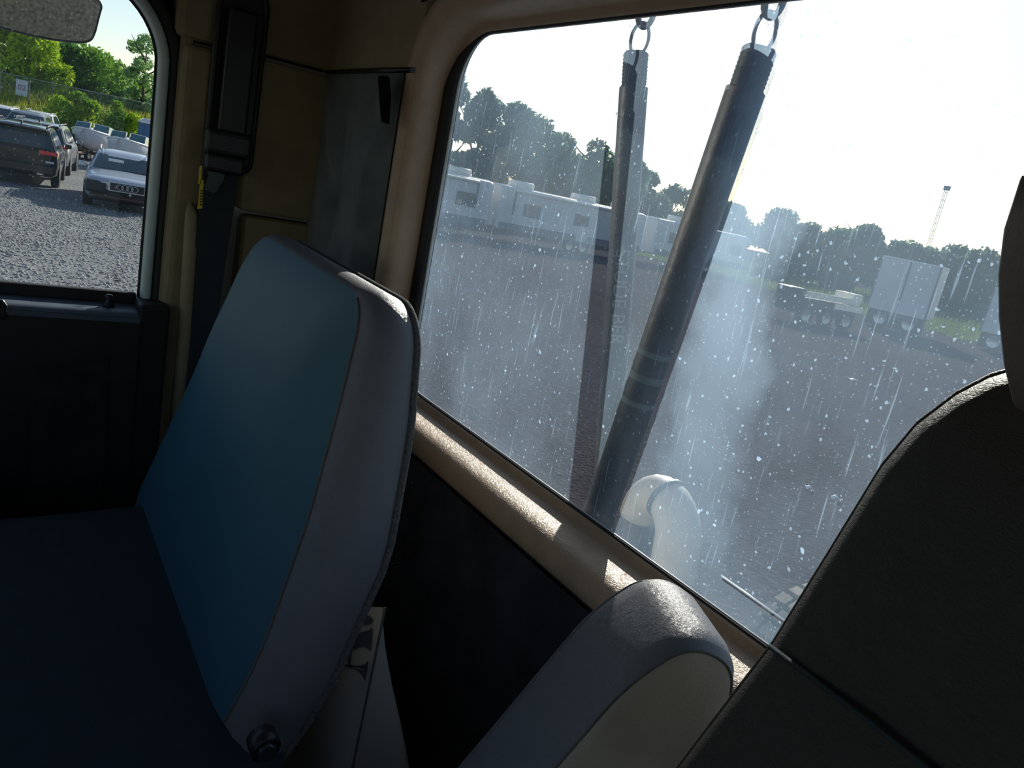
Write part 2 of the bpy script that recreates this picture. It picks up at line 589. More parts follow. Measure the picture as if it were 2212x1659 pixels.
def sweep(path, prof, fn, closed=True, bottom=1.0):
    """path: 2D points; prof: (outward, inward-to-cabin) pairs; fn maps (a, b, w) to 3D"""
    n = len(path)
    rings = []
    for i in range(n):
        if closed:
            t = path[(i + 1) % n] - path[i - 1]
        else:
            t = path[min(i + 1, n - 1)] - path[max(i - 1, 0)]
        t = t.normalized()
        nn = Vector((t.y, -t.x))
        k = 1 + (bottom - 1) * abs(nn.y)
        rings.append([fn(path[i].x + nn.x * u * k, path[i].y + nn.y * u * k, w * k) for u, w in prof])
    m = MB()
    if closed:
        rings.append(rings[0])
    m.loft(rings, False, (False, False))
    return m


win = empty('window_1', L((WX0 + WX1) / 2, YG, WZ0), 'large dusty rear window in a rounded tan vinyl frame', kind='structure')
path = rounded([(WX0, WZ0, .045), (WX1, WZ0, .045), (WX1, WZ1, .075), (WX0, WZ1, .075)], 10)   # counter-clockwise, outward normal = right of travel
dense = []
for i in range(len(path)):
    a, b = path[i], path[(i + 1) % len(path)]
    k = max(1, int((b - a).length / .05))
    dense += [a.lerp(b, j / k) for j in range(k)]
fw = lambda a, b, w: L(a, YG - w, b)
sweep(dense, [(.0, .001), (.0, .005), (.002, .008), (.010, .011), (.012, .02), (.0125, .035), (.013, .046), (.0155, .054), (.022, .062), (.031, .066), (.040, .066), (.047, .060), (.05, .05)], fw).build('frame_trim', 'tan_vinyl', win)
sweep(dense, [(-.004, -.004), (-.007, .003), (-.007, .011), (-.003, .016), (.005, .018), (.014, .017), (.018, .006)], fw, True, .3).build('gasket', 'rubber', win)
sweep(dense, [(-.0085, .0015), (-.009, .004), (-.0075, .0065), (-.005, .005)], fw, True, .35).build('gasket_lip', 'clear_edge', win)
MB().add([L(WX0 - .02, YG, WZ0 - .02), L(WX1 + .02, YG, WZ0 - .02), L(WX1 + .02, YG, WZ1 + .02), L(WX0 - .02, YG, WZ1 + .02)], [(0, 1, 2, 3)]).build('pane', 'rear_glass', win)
# outside skin of the cab around the window
m = MB().box(L((WX0 + X1) / 2 - .2, YG + .03, (WZ0 - .04 + ZF) / 2), (2.1, .02, WZ0 - .04 - ZF))
m.box(L(-.4, YG + .03, (WZ1 + .03 + ZC + .05) / 2), (2.1, .02, ZC + .05 - WZ1 - .03))
m.box(L((XS - .08 + WX0 - .085) / 2, YG + .03, 0), (WX0 - .085 - XS + .08, .02, .8))
m.box(L((X1 + .03 + WX1 + .03) / 2, YG + .03, 0), (X1 - WX1, .02, .8))
m.build('outer_skin', 'paint_white', wr)
# thin pale line on the outside of the glass
fa, fb = at(1562, 1246, y=YG + .002), at(1705, 1347, y=YG + .002)
MB().tube([fa, fb], .0008, 6).build('glass_line', 'clear_edge', win)

ce = MB()


def ceil_fn(u, v):
    x = XS - .05 + (X1 + .1 - XS) * u
    y = YF + (YW + .07 - YF) * v
    ed = max(0, (abs(u - .5) - .38) / .12)
    ey = max(0, (v - .9) / .1)
    return L(x, y, ZC - .10 * ed ** 2 - .10 * ey ** 2)


ce.grid(ceil_fn, 24, 24)
tag(ce.build('ceiling', 'tan_liner', None, solid=.02), 'tan headliner of the cab', kind='structure')
tag(MB().box(L(-.4, -.4, ZF - .03), (2.2, 2.0, .06)).build('floor', 'dark_carpet'), 'dark cab floor', kind='structure')
wf = MB().box(L(-.4, YF, (-.26 + ZF) / 2), (2.1, .08, -.26 - ZF))
wf.box(L(-.4, YF + .25, -.36), (2.1, .55, .2)).box(L(-.4, YF, .31), (2.1, .08, .24))
tag(wf.build('wall_front', 'door_plastic', bevel=.02), 'dark dashboard wall under the windscreen', kind='structure')
wd = MB().box(L(X1, -.43, (-.3 + ZF) / 2), (.06, 1.85, -.3 - ZF)).box(L(X1, .26, 0), (.06, .5, .85)).box(L(X1, -1.1, 0), (.06, .5, .85)).box(L(X1, -.43, .30), (.06, 1.85, .26))
tag(wd.build('wall_right', 'tan_liner', bevel=.01), 'driver side wall of the cab', kind='structure')

# ------------------------------------------------------------------ passenger side wall, pillar
ws = empty('wall_left', L(XS, .3, ZF), 'tan passenger side wall and door pillar', kind='structure')
MB().box(L(XS - .03, .43, (.137 - .122) / 2), (.06, .135, .258)).build('side_panel', 'tan_liner', ws, bevel=.006)
MB().box(L(XS - .033, .43, (.45 + .142) / 2), (.06, .135, .30)).build('upper_panel', 'tan_liner', ws, bevel=.006)
MB().box(L(XS - .026, .44, (-.127 - .75) / 2), (.06, .14, .62)).build('lower_panel', 'tan_liner', ws, bevel=.012)
MB().box(L(XS - .05, .36, -1.0), (.08, .27, .5)).build('kick_panel', 'door_plastic', ws, bevel=.01)
MB().box(L(XS - .04, .275, .29), (.06, .08, .3)).build('pillar_top', 'tan_liner', ws, bevel=.012)
MB().box(L(XS - .03, .275, (.135 - .62) / 2), (.05, .055, .75)).build('pillar_trim', 'tan_liner', ws, bevel=.014, seg=3)
MB().box(L(XS - .045, .255, -.1), (.05, .02, .95)).build('pillar_edge', 'tan_liner', ws, bevel=.006)
MB().tube([L(XS + .001, .278, -.122), L(XS + .008, .280, -.14), L(XS + .010, .284, -.2), L(XS + .01, .288, -.35), L(XS + .01, .288, -.6)], [.006, .013, .016, .016, .016], 14, flat=.8).build('grab_trim', 'tan_liner', ws)
MB().box(L(XD - .005, -.15, .355), (.09, .95, .28)).build('door_header', 'tan_liner', ws, bevel=.01)
MB().box(L(XD - .045, .282, .15), (.03, .09, .75)).build('pillar_return', 'rubber', ws)
# dark belt slot let into the pillar
sl = rounded([(.297, -.05, .01), (.366, -.05, .01), (.366, .245, .04), (.297, .245, .01)], 6)
MB().poly([L(XS + .003, p.x, p.y) for p in sl], .012, (-1, 0, 0)).build('belt_slot', 'black_plastic', ws)
sweep(sl, [(-.002, .003), (.0, .008), (.006, .008), (.008, .002)], lambda a, b, w: L(XS + w, a, b)).build('slot_rim', 'black_plastic', ws)
MB().box(L(XS - .065, .42, (ZC - ZF) / 2 + ZF), (.02, .30, ZC - ZF)).build('outer_side', 'paint_white', ws)

# seat belt
sb = empty('seat_belt', L(XS + .02, .315, -.6), 'dark seat belt hanging on the passenger pillar with yellow tag', 'seat belt')
MB().box(L(XS + .022, .328, .10), (.018, .046, .20)).build('height_rail', 'black_plastic', sb, bevel=.005)
MB().box(L(XS + .03, .322, -.012), (.035, .076, .042)).build('loop_guide', 'black_plastic', sb, bevel=.009, seg=3)
MB().box(L(XS + .032, .318, -.046), (.036, .064, .030)).build('tongue_handle', 'black_plastic', sb, bevel=.007, seg=3)
w_ = MB()
wb = [(.290, .345, -.03), (.290, .345, -.10), (.286, .340, -.22), (.284, .335, -.36), (.284, .335, -.75)]
w_.loft([[L(XS + .024, a, z), L(XS + .026, b, z), L(XS + .022, b, z), L(XS + .020, a, z)] for a, b, z in wb], True, (True, True), False)
w_.build('webbing', 'webbing', sb)
tp = [at(px, py, x=XS + .036) for px, py in ((446, 362), (486, 378), (482, 392), (474, 402), (470, 412), (462, 417), (443, 411), (442, 402), (450, 380))]
tg = MB().poly(tp, .003, (-1, 0, 0)).build('latch_tongue', 'dark_steel', sb)
for pts in (((432, 358), (437, 358), (434, 398), (428, 398)), ((433, 390), (440, 389), (437, 450), (427, 452))):
    MB().poly([at(a, b, x=XS + .040) for a, b in pts], .002, (-1, 0, 0)).build('warning_tag', 'yellow_tag', sb)
for k in range(6):
    a = at(436 - k * .4, 412 + k * 6, x=XS + .041)
    MB().box(a, (.0006, .0035, .0022)).build('tag_print', 'ink', sb)

# coat strap on the rear wall
st = MB()
sp = [at(px, py, y=YW - .034) for px, py in ((815, 163), (834, 163), (838, 205), (834, 268), (822, 262), (818, 215))]
st.poly(sp, .006, (0, 1, 0))
tag(st.build('coat_strap', 'matte_black', None, bevel=.002), 'short black strap loop hanging on the fleece panel', 'strap')

# ------------------------------------------------------------------ passenger door
dr = empty('door_1', L(XD, -.2, ZF), 'dark passenger door with window', kind='structure')
dp = [Vector((.216, -.31)), Vector((.216, .06))]
dp = [Vector((.216, -.31 + .37 * i / 8)) for i in range(9)]
for k in range(1, 13):
    th = (PI / 2) * k / 12
    dp.append(Vector((.106 + .11 * math.cos(th), .085 + .115 * math.sin(th))))
dp += [Vector((.106 - .1 * k, .2)) for k in range(1, 8)]
fd = lambda a, b, w: L(XD + w, a, b)
sweep(dp, [(.0, .004), (.002, .016), (.006, .021), (.012, .022), (.017, .018), (.019, .008)], fd, False).build('window_channel', 'seal_grey', dr)
sweep(dp, [(-.003, .002), (-.003, .007), (.003, .007)], fd, False).build('channel_lip', 'rubber', dr)
sweep(dp, [(.017, .012), (.021, .022), (.030, .024), (.038, .020), (.044, .004), (.046, -.035), (.13, -.035)], fd, False).build('door_seal', 'rubber', dr)
MB().add([L(XD, -.62, -.33), L(XD, .225, -.33), L(XD, .225, .21), L(XD, -.62, .21)], [(0, 1, 2, 3)]).build('pane', 'door_glass', dr)
MB().box(L(XD + .012, -.2, -.303), (.018, .82, .022)).build('window_wiper_strip', 'rubber', dr, bevel=.004)


def ledge(u, v):
    y = -.62 + .83 * u
    x = XD + .02 + .065 * v
    return L(x, y, -.312 - .004 * v - .02 * max(0, v - .7) ** 2 * 8)


MB().grid(ledge, 10, 12).build('door_ledge', 'door_top_lit', dr)
MB().box(L(XD + .045, -.2, (-.325 - 1.2) / 2), (.075, .84, .885)).build('door_panel', 'door_plastic', dr, bevel=.01)
pf = [at(px, py, x=XD + .086) for px, py in ((72, 792), (238, 768), (232, 960), (215, 1090), (62, 1090), (66, 900))]
MB().poly(pf, .006, (-1, 0, 0)).build('door_insert', 'door_fabric', dr, bevel=.003)
MB().tube([L(XD + .045, .165, -.315), L(XD + .045, .165, -.308), L(XD + .045, .165, -.302), L(XD + .045, .165, -.296), L(XD + .045, .165, -.293)], [.011, .007, .004, .0065, .004], 12).build('lock_knob', 'black_plastic', dr)
lp = [at(px, py, x=XD + .088) for px, py in ((-40, 646), (8, 648), (16, 660), (14, 690), (-40, 690))]
MB().poly(lp, .008, (-1, 0, 0)).build('handle_bezel', 'black_plastic', dr, bevel=.003)
sk = MB().box(L(XD - .04, -.2, (-.33 - 1.25) / 2), (.02, .9, .92)).build('door_skin', 'paint_white', dr)
MB().box(L(XD + .03, .232, (-.30 - 1.22) / 2), (.10, .05, .92)).build('lower_seal', 'rubber', dr, bevel=.006)
# etched maker's mark, read from the back
o_ = at(252, 584, x=XD + .001)
r_ = Vector((0, -1, 0)); u_ = Vector((0, 0, 1))
text_mesh('glass_mark', 'APTIV', 'ink', dr, at(252, 584, x=XD + .0015), r_, u_, .0052)
text_mesh('glass_mark', 'TEMPERED  AS2', 'ink', dr, at(250, 591, x=XD + .0015), r_, u_, .0036)
text_mesh('glass_mark', 'E2  43R  DOT 18', 'ink', dr, at(247, 595.5, x=XD + .0015), r_, u_, .003)
for cx_, cy_, w2, h2 in ((253, 602, .0135, .0011), (253, 605.5, .0135, .0011), (251, 608.5, .009, .0007)):
    p = at(cx_, cy_, x=XD + .0015)
    MB().box(p, (.0004, w2, h2)).build('glass_mark', 'ink', dr)
MB().poly([at(a, b, x=XD + .0015) for a, b in ((260, 580), (267, 581), (263, 583))]).build('glass_mark', 'ink', dr)
MB().poly([at(a, b, x=XD + .0015) for a, b in ((262, 586), (266, 584), (266, 588))]).build('glass_mark', 'ink', dr)


# ------------------------------------------------------------------ upholstery
def cushion(out2, O, A, B, C, levels, split, root, names, mats, taper=(1, 1), pivot=None):
    """rings of one outline stacked along C: levels (depth, scale); split = index of the levels where a new part begins"""
    n = len(out2)
    ca = sum(p.x for p in out2) / n; cb = sum(p.y for p in out2) / n
    rings = []
    c0_ = (ca, cb)
    b0 = min(p.y for p in out2); b1 = max(p.y for p in out2); dm = levels[-1][0]
    for d0, s, *r in levels:
        ring = []
        if pivot:
            k_ = max(0, min(1, (s - .5) / .4))
            ca, cb = c0_[0] + (pivot[0] - c0_[0]) * k_, c0_[1] + (pivot[1] - c0_[1]) * k_
        for p in out2:
            d = dm - (dm - d0) * float(np.interp((p.y - b0) / (b1 - b0), np.linspace(0, 1, len(taper)), taper))
            a = ca + (p.x - ca) * s; b = cb + (p.y - cb) * s
            ring.append(O + A * a + B * b + C * d)
        rings.append(ring)
    objs = []
    idx = [0] + list(split) + [len(levels) - 1]
    for k in range(len(idx) - 1):
        rr = rings[idx[k]:idx[k + 1] + 1]
        m = MB().loft(rr, True, (k == 0, k == len(idx) - 2))
        objs.append(m.build(names[k], mats[k], root))
    return objs, rings


# passenger seat
ps = empty('passenger_seat', L(-.87, .1, ZF), 'blue grey vinyl passenger seat with felt edged backrest', 'seat')
lean = math.atan(.29)
Bv = Vector((0, math.sin(lean), math.cos(lean))); Cv = Vector((0, -math.cos(lean), math.sin(lean))); Av = Vector((1, 0, 0))
O_ = L(-.895, .262, -.605)
out2 = rounded([(-.272, 0, .03), (.315, 0, .03), (.318, .10, .3), (.215, .482, .06), (-.238, .490, .09), (-.288, .30, .3)], 9)
out2 = [q for q in out2]
pd = []
for i in range(len(out2)):
    a, b = out2[i], out2[(i + 1) % len(out2)]
    k = max(1, int((b - a).length / .03))
    pd += [a.lerp(b, j / k) for j in range(k)]
lv = [(0, .93), (.0, .985), (.006, 1.0), (.022, 1.008), (.045, 1.005), (.062, .985), (.072, .955), (.077, .915), (.083, .84), (.090, .72), (.096, .55), (.099, .35), (.100, .15), (.100, .02)]
objs, rings = cushion(pd, O_, Av, Bv, Cv, lv, [2, 7], ps, ['back_felt', 'bolster', 'front_panel'], ['felt', 'grey_vinyl', 'blue_grey_vinyl'], (.55, .88, 1.12, .95, .62), (-.16, .36))
rp = [p for p, q in zip(rings[7], pd) if q.x > .19 and q.y > .02]
MB().tube(rp, .0016, 6).build('seam_piping', 'thread', ps)
MB().tube(rings[2], .0045, 8, True).build('felt_edge', 'felt', ps)
# stray felt fibres along the back edge
ff = MB()
for i in range(420):
    p = random.choice(rings[2]) + Vector((random.uniform(-.012, .012), random.uniform(-.006, .006), random.uniform(-.015, .015)))
    d = Vector((random.uniform(-.3, 1), random.uniform(-.2, 1), random.uniform(-.8, .5))).normalized() * random.uniform(.003, .007)
    ff.add([p, p + d, p + d * .5 + Vector((.0003, .0003, .0003))], [(0, 1, 2)])
o = ff.build('felt_fibres', 'felt', ps, fixn=False); o['kind'] = 'stuff'


def seat_pad(u, v):
    x = -1.15 + .60 * u
    y = .235 - .62 * v
    e = min(u, 1 - u) * 2
    z = -.53 - .03 * (1 - min(1, e * 5)) ** 2 - .012 * math.sin(PI * min(1, v * 1.2)) - .10 * max(0, v - .88) ** 2 * 60
    return L(x, y, z)


sp_ = MB().grid(seat_pad, 30, 30)
o = sp_.build('seat_cushion', 'cushion_cloth', ps, fixn=False); o.modifiers.new('s', 'SOLIDIFY').thickness = -.11
MB().box(L(-.87, -.08, -.86), (.5, .5, .36)).build('seat_base', 'black_plastic', ps, bevel=.02)
MB().box(L(-.575, .225, -.69), (.012, .08, .2)).build('hinge_bracket', 'black_plastic', ps, bevel=.004)
bp_ = at(572, 1612, x=-.542)
MB().tube([bp_ + Vector((-.012, 0, 0)), bp_ + Vector((.004, 0, 0)), bp_ + Vector((.006, 0, 0))], [.013, .013, .010], 20).build('pivot_washer', 'black_plastic', ps)
MB().tube([bp_, bp_ + Vector((.011, 0, 0))], .0085, 6).build('pivot_bolt', 'dark_steel', ps)

# raised armrest beside the driver seat
yaw = math.radians(24); ln = math.radians(27)
cH = Vector((math.sin(yaw), math.cos(yaw), 0)); aH = Vector((math.cos(yaw), -math.sin(yaw), 0))
bA = (cH * math.sin(ln) + Vector((0, 0, 1)) * math.cos(ln)).normalized()
cA = aH.cross(bA)            # pad thickness direction, pointing back
if cA.dot(cH) < 0: cA = -cA
TR = at(1478, 1392, y=.385)
# side outline in (thickness, length): gray wraps front, top and left, beige panel on the driver side
ar = empty('armrest', L(TR.x, TR.y, ZF), 'grey vinyl armrest with beige side panel, folded up beside the driver seat', 'armrest')
so = rounded([(-.012, -.42, .01), (.070, -.42, .01), (.068, -.016, .022), (.046, .014, .028), (.006, .010, .035), (-.012, -.04, .3)], 8)
sd = []
for i in range(len(so)):
    a, b = so[i], so[(i + 1) % len(so)]
    k = max(1, int((b - a).length / .02))
    sd += [a.lerp(b, j / k) for j in range(k)]
lv = [(-.005, .02), (-.005, .35), (-.004, .6), (-.002, .8), (.0, .9), (.004, .955), (.010, .985), (.022, 1), (.050, 1), (.076, 1.0), (.090, .985), (.096, .955), (.099, .9), (.101, .75), (.102, .4), (.102, .02)]
objs, rings = cushion(sd, TR, cA, bA, -aH, lv, [5, 11], ar, ['side_panel', 'pad', 'side_panel'], ['beige_vinyl', 'grey_vinyl', 'grey_vinyl'])
MB().tube(rings[5], .0011, 6, True).build('seam_piping', 'thread', ar)
MB().tube(rings[11], .0012, 6, True).build('seam_piping', 'grey_vinyl', ar)

# driver seat
ds = empty('driver_seat', L(.08, .3, ZF), 'black vinyl driver seat with piped edge close to the camera', 'seat')
dl = .27
Bd = Vector((0, math.sin(dl), math.cos(dl))); Cd = Vector((0, -math.cos(dl), math.sin(dl)))
Od = L(.10, .30, 0)


def on_plane(px, py, O, n):
    d = ray(px, py); c0 = Vector((0, 0, H))
    return c0 + d * ((O - c0).dot(n) / d.dot(n))


lo = []
for px, py in ((1180, 2000), (1380, 1760), (1500, 1600), (1660, 1390), (1790, 1180), (1900, 1000), (1975, 910), (2060, 845), (2130, 808), (2212, 782)):
    q = on_plane(px, py, Od, Cd) - Od
    lo.append(Vector((q.x, q.dot(Bd))))
half = [p for p in lo]
half.append(Vector((half[-1].x * .5, half[-1].y + .006)))
half.append(Vector((0, half[-1].y + .003)))
full = half + [Vector((-p.x, p.y)) for p in reversed(half[:-1])]
dd = []
for i in range(len(full)):
    a, b = full[i], full[(i + 1) % len(full)]
    k = max(1, int((b - a).length / .02))
    dd += [a.lerp(b, j / k) for j in range(k)]
lv = [(-.11, .9), (-.105, .98), (-.09, 1.0), (-.03, 1.005), (-.006, 1.0), (.002, .99), (.008, .965), (.013, .9), (.016, .75), (.017, .5), (.017, .25), (.017, .02)]
objs, rings = cushion(dd, Od, Av, Bd, Cd, lv, [1, 4], ds, ['back_shell', 'side_band', 'front_panel'], ['seat_black', 'seat_edge', 'seat_black'])
MB().tube(rings[4], .0022, 8, True).build('edge_piping', 'seat_black', ds)
# row of pale stitches along the lower edge
sti = MB()
rg = rings[3]
for i in range(len(rg)):
    a, b = rg[i], rg[(i + 1) % len(rg)]
    if a.z > H - .16 or (b - a).length > .03: continue
    for j in range(3):
        p = a.lerp(b, (j + .15) / 3); q = a.lerp(b, (j + .75) / 3)
        sti.tube([p, q], .0006, 4)
o = sti.build('edge_stitching', 'white_thread', ds, fixn=False)
s0 = on_plane(1662, 1396, Od + Cd * .012, Cd); s1 = on_plane(1860, 1545, Od + Cd * .020, Cd); s2 = on_plane(2030, 1680, Od + Cd * .0205, Cd); s3 = on_plane(2300, 1890, Od + Cd * .0205, Cd)
MB().tube([s0, s1, s2, s3], .0012, 6).build('cross_seam', 'seat_navy', ds)
sti = MB()
for k in range(60):
    a = s0.lerp(s3, k / 60); b = s0.lerp(s3, (k + .6) / 60)
hr = [(2230, 400), (2196, 505), (2184, 600), (2185, 690), (2196, 790), (2216, 870)]
Oh = L(.10, .235, 0)
hp = []
for px, py in hr:
    q = on_plane(px, py, Oh, Vector((0, -1, 0))) - Oh
    hp.append(Vector((q.x, q.z)))
full = hp[::-1] + [Vector((hp[0].x * .6, hp[0].y + .012))] + [Vector((-hp[0].x * .6, hp[0].y + .012))] + [Vector((-p.x, p.y)) for p in hp] + [Vector((-hp[-1].x * .6, hp[-1].y - .008)), Vector((hp[-1].x * .6, hp[-1].y - .008))]
lv = [(-.05, .8), (-.045, .92), (-.03, .985), (-.01, 1.0), (.01, .995), (.025, .96), (.034, .88), (.040, .7), (.042, .4), (.042, .02)]
cushion(full, Oh, Av, Vector((0, 0, 1)), Vector((0, -1, 0)), lv, [4], ds, ['headrest', 'headrest_front'], ['headrest_grey', 'headrest_grey'])
MB().box(L(.10, .12, -.56), (.5, .5, .14)).build('seat_cushion', 'seat_black', ds, bevel=.04, seg=3)
MB().box(L(.10, .10, -.9), (.4, .4, .6)).build('seat_base', 'black_plastic', ds, bevel=.02)

# pillow wedged between the seat and the rear wall
pil = empty('throw_pillow', L(-.62, .36, -.85), 'off-white throw pillow with dark printed letters behind the passenger seat', 'pillow')
top = at(832, 1312, y=.355); bot = at(762, 1659, y=.355)
pb = (top - bot).normalized()
pa = ray(800, 1480)
pa = (at(700, 1306, y=.395) - top).normalized()
pc = pb.cross(pa).normalized()               # thickness, across the picture
if pc.y > 0: pc = -pc           # towards the seat
SZ = .62


def pil_fn(side):
    def fn(u, v):
        a = u; b = v
        if side < 0:
            t2 = (max(0, 1 - (2 * a - 1) ** 8) ** .5) * math.sin(PI * min(1, max(0, 1 - b))) ** 1.15
            return top + pa * (a * .36) - pb * ((1 - b) * SZ) + Vector((.105, .062, .0)) * t2 + Vector((.003, 0, 0)) * math.sin(a * 30 + b * 31) * t2
        th = (max(0, 1 - (2 * a - 1) ** 6) ** .55) * math.sin(PI * min(1, max(0, 1 - b))) ** 1.15
        pin = 1 - .05 * (1 - abs(2 * b - 1)) * 0
        wr_ = .0025 * math.sin(a * 40 + b * 23 + 3 * math.sin(b * 9)) * th
        return top + pa * (a * .36) - pb * ((1 - b) * SZ) + pc * side * ((.045 if side > 0 else .062) * th + wr_)
    return fn


P1 = MB().grid(pil_fn(1), 36, 36).build('pillow_front', 'pillow_cloth', pil)
MB().grid(pil_fn(-1), 36, 36).build('pillow_back', 'pillow_cloth', pil)
edge = [top - pb * (SZ * i / 30) for i in range(31)]
MB().tube(edge, .0014, 6).build('pillow_seam', 'thread', pil)
bm = bmesh.new(); bm.from_mesh(P1.data); bm.faces.ensure_lookup_table()
tree_ = BVHTree.FromBMesh(bm); bm.free()
offp = wl(P1)


def decal(poly, name):
    """print on the pillow face: outline dropped on the cloth"""
    pts = []
    for px, py in poly:
        d = ray(px, py)
        h = tree_.ray_cast(Vector((0, 0, H)) - offp, d)
        if h[0] is None:
            return
        nn = h[1] if h[1].dot(d) < 0 else -h[1]
        pts.append(h[0] + offp + nn * .0022)
    MB().poly(pts).build(name, 'pillow_print', pil)


cr = lambda x, y: (500 + x / 3.615, 1200 + y / 3.615)
decal([cr(1058 + 56 * math.cos(t * PI / 8), 505 + 36 * math.sin(t * PI / 8)) for t in range(16)], 'printed_dot')
decal([cr(*p) for p in ((1113, 556), (1106, 640), (1092, 738), (1060, 715), (1000, 712), (945, 735), (900, 770), (915, 690), (960, 625), (1030, 600), (1090, 585))], 'printed_letter')
decal([cr(*p) for p in ((925, 745), (945, 742), (936, 845), (922, 850))], 'printed_letter')
decal([cr(*p) for p in ((1078, 815), (1070, 890), (1047, 975), (1030, 930), (985, 890), (915, 868), (850, 860), (850, 850), (930, 855), (1000, 862), (1050, 845))], 'printed_letter')

# ------------------------------------------------------------------ side mirror outside the passenger window
mo = [(-90, -70), (120, -60), (190, -20), (224, 8), (216, 34), (204, 84), (188, 94), (150, 92), (90, 84), (0, 62), (-90, 30)]
mr = empty('side_mirror', at(60, 60, x=-1.85), 'dusty grey mirror hanging outside the passenger window', 'mirror')
for _ in range(2):
    mo = [q for i in range(len(mo)) for q in ((.75 * mo[i - 1][0] + .25 * mo[i][0], .75 * mo[i - 1][1] + .25 * mo[i][1]), (.25 * mo[i - 1][0] + .75 * mo[i][0], .25 * mo[i - 1][1] + .75 * mo[i][1]))]
mpts = [at(a, b, x=-1.85) for a, b in mo]
mc = sum(mpts, Vector((0, 0, 0))) / len(mpts)
MB().loft([[mc + (p - mc) * .90 + Vector((.012, 0, 0)) for p in mpts], [mc + (p - mc) * .97 + Vector((.008, 0, 0)) for p in mpts]], True, (True, False)).build('mirror_face', 'chrome_dusty_reflect', mr)
MB().loft([[mc + (p - mc) * s + Vector((d, 0, 0)) for p in mpts] for s, d in ((.965, .008), (.985, .012), (1.0, .006), (1.0, -.01), (.9, -.035), (.6, -.05))], True, (False, True)).build('mirror_housing', 'rubber', mr)
MB().tube([mc + Vector((-.04, 0, .02)), mc + Vector((.0, -.1, .22)), L(XD + .02, mc.y - .1, .30)], .012, 10).build('mirror_arm', 'rubber', mr)


# ------------------------------------------------------------------ poles chained up behind the glass
def pole(label, tpx, bpx, d0, d1, r, letters=None, tapes=()):
    t = at(*tpx, y=YG + d0); b = at(*bpx, y=YG + d1)
    ax = (t - b).normalized()
    low = b - ax * .12
    root = empty('chained_pole', low, label, 'pole', 'poles chained up behind the rear window')
    side = Vector((1, 0, 0)); side = (side - ax * side.dot(ax)).normalized(); fr = ax.cross(side)
    if fr.y > 0: fr = -fr
    ring = lambda c, rr: [c + (side * math.cos(2 * PI * k / 24) + fr * math.sin(2 * PI * k / 24)) * rr for k in range(24)]
    MB().loft([ring(low, r * .98), ring(low + ax * .01, r), ring(t - ax * .036, r), ring(t - ax * .034, r * .88)]).build('pole_shaft', 'pole_paint', root)
    rr = []
    for k in range(19):
        rr.append(ring(t - ax * (.036 - k * .002), r * (.88 if k % 2 else .84)))
    rr.append(ring(t + ax * .003, r * .7))
    MB().loft(rr).build('threaded_end', 'pole_paint', root)
    # split ring and chain
    up = Vector((.05, .0, 1)).normalized(); sd_ = Vector((.42, .90, 0)).normalized()
    c = t + up * .0155
    MB().tube([c + sd_ * .0100 * math.cos(2 * PI * k / 28) + up * .0175 * math.sin(2 * PI * k / 28) for k in range(28)], .0019, 8, True).build('split_ring', 'galvanised', root)
    cc = c + up * .0165
    for k in range(5):
        s2 = sd_ if k % 2 == 0 else Vector((-sd_.y, sd_.x, 0))
        s2 = (s2 + Vector((.35, .35, 0)) * (1 if k % 2 else 0)).normalized()
        c2 = cc + up * (.011 + k * .0205)
        MB().tube([c2 + s2 * .0085 * math.cos(2 * PI * j / 20) + up * .0145 * math.sin(2 * PI * j / 20) for j in range(20)], .0034, 8, True).build('chain_link', 'galvanised', root)
    for py0, py1 in tapes:
        for_ = []
        tt0 = (py0 - tpx[1]) / (bpx[1] - tpx[1]); tt1 = (py1 - tpx[1]) / (bpx[1] - tpx[1])
        MB().loft([ring(t.lerp(b, tt0), r * 1.02), ring(t.lerp(b, tt1), r * 1.02)], True, (False, False)).build('tape_band', 'pole_tape', root)
    if letters:
        cl = t.lerp(b, (590 - tpx[1]) / (bpx[1] - tpx[1]))
        vdir = (Vector((0, 0, H)) - cl).normalized()
        vdir = (vdir - ax * vdir.dot(ax)).normalized()
        text_mesh('pole_lettering', letters, 'white_letter', root, cl + vdir * (r + .001) , -ax, vdir.cross(-ax), .024, .0004)
    return root


pole('dark pole hung upright on a chain, lettered down its side', (1374, 116), (1304, 1110), .045, .15, .0165, 'STUDE BER')
pole('leaning dark pole with pale tape bands, hung on a chain', (1641, 108), (1288, 1125), .026, .032, .0187, None, ((700, 712), (752, 768), (812, 824)))
# bracket above the window that carries both chains
brk = MB().box(L(-.55, YG + .055, .32), (.7, .03, .03)).box(L(-.85, YG + .045, .35), (.03, .05, .1)).box(L(-.25, YG + .045, .35), (.03, .05, .1))
tag(brk.build('chain_rail', 'galvanised', None, bevel=.003), 'galvanised rail above the rear window carrying the chains', 'rail')

# elbow pipe and air hose behind the cab
ep = empty('elbow_pipe', L(-.75, .95, -1.0), 'tan elbow pipe with black clamp just below the rear window', 'pipe')
ec = [at(1350, 1190, y=.90), at(1372, 1100, y=.905), at(1402, 1072, y=.91), at(1432, 1090, y=.915)]
c0 = at(1395, 1180, y=.95)
arc = []
for k in range(15):
    th = PI * (.98 - .98 * k / 14)
    arc.append(at(1418 + 48 * math.cos(th), 1160 - 92 * math.sin(th), y=.93))
rad = [.030 + .008 * k / 14 for k in range(15)]
arc = [arc[0] + Vector((0, 0, -.45)), arc[0] + Vector((0, 0, -.1))] + arc + [arc[-1] + Vector((.01, 0, -.1)), arc[-1] + Vector((.02, 0, -.5))]
rad = [.03, .03] + rad + [.038, .038]
MB().tube(arc[4:], rad[4:], 20).build('pipe_bend', 'pipe_tan', ep)
MB().tube(arc[:6], [r * .9 for r in rad[:6]], 20).build('shaded_leg', 'hose_shade_black', ep)  # left leg of the pipe, its shade put in as black
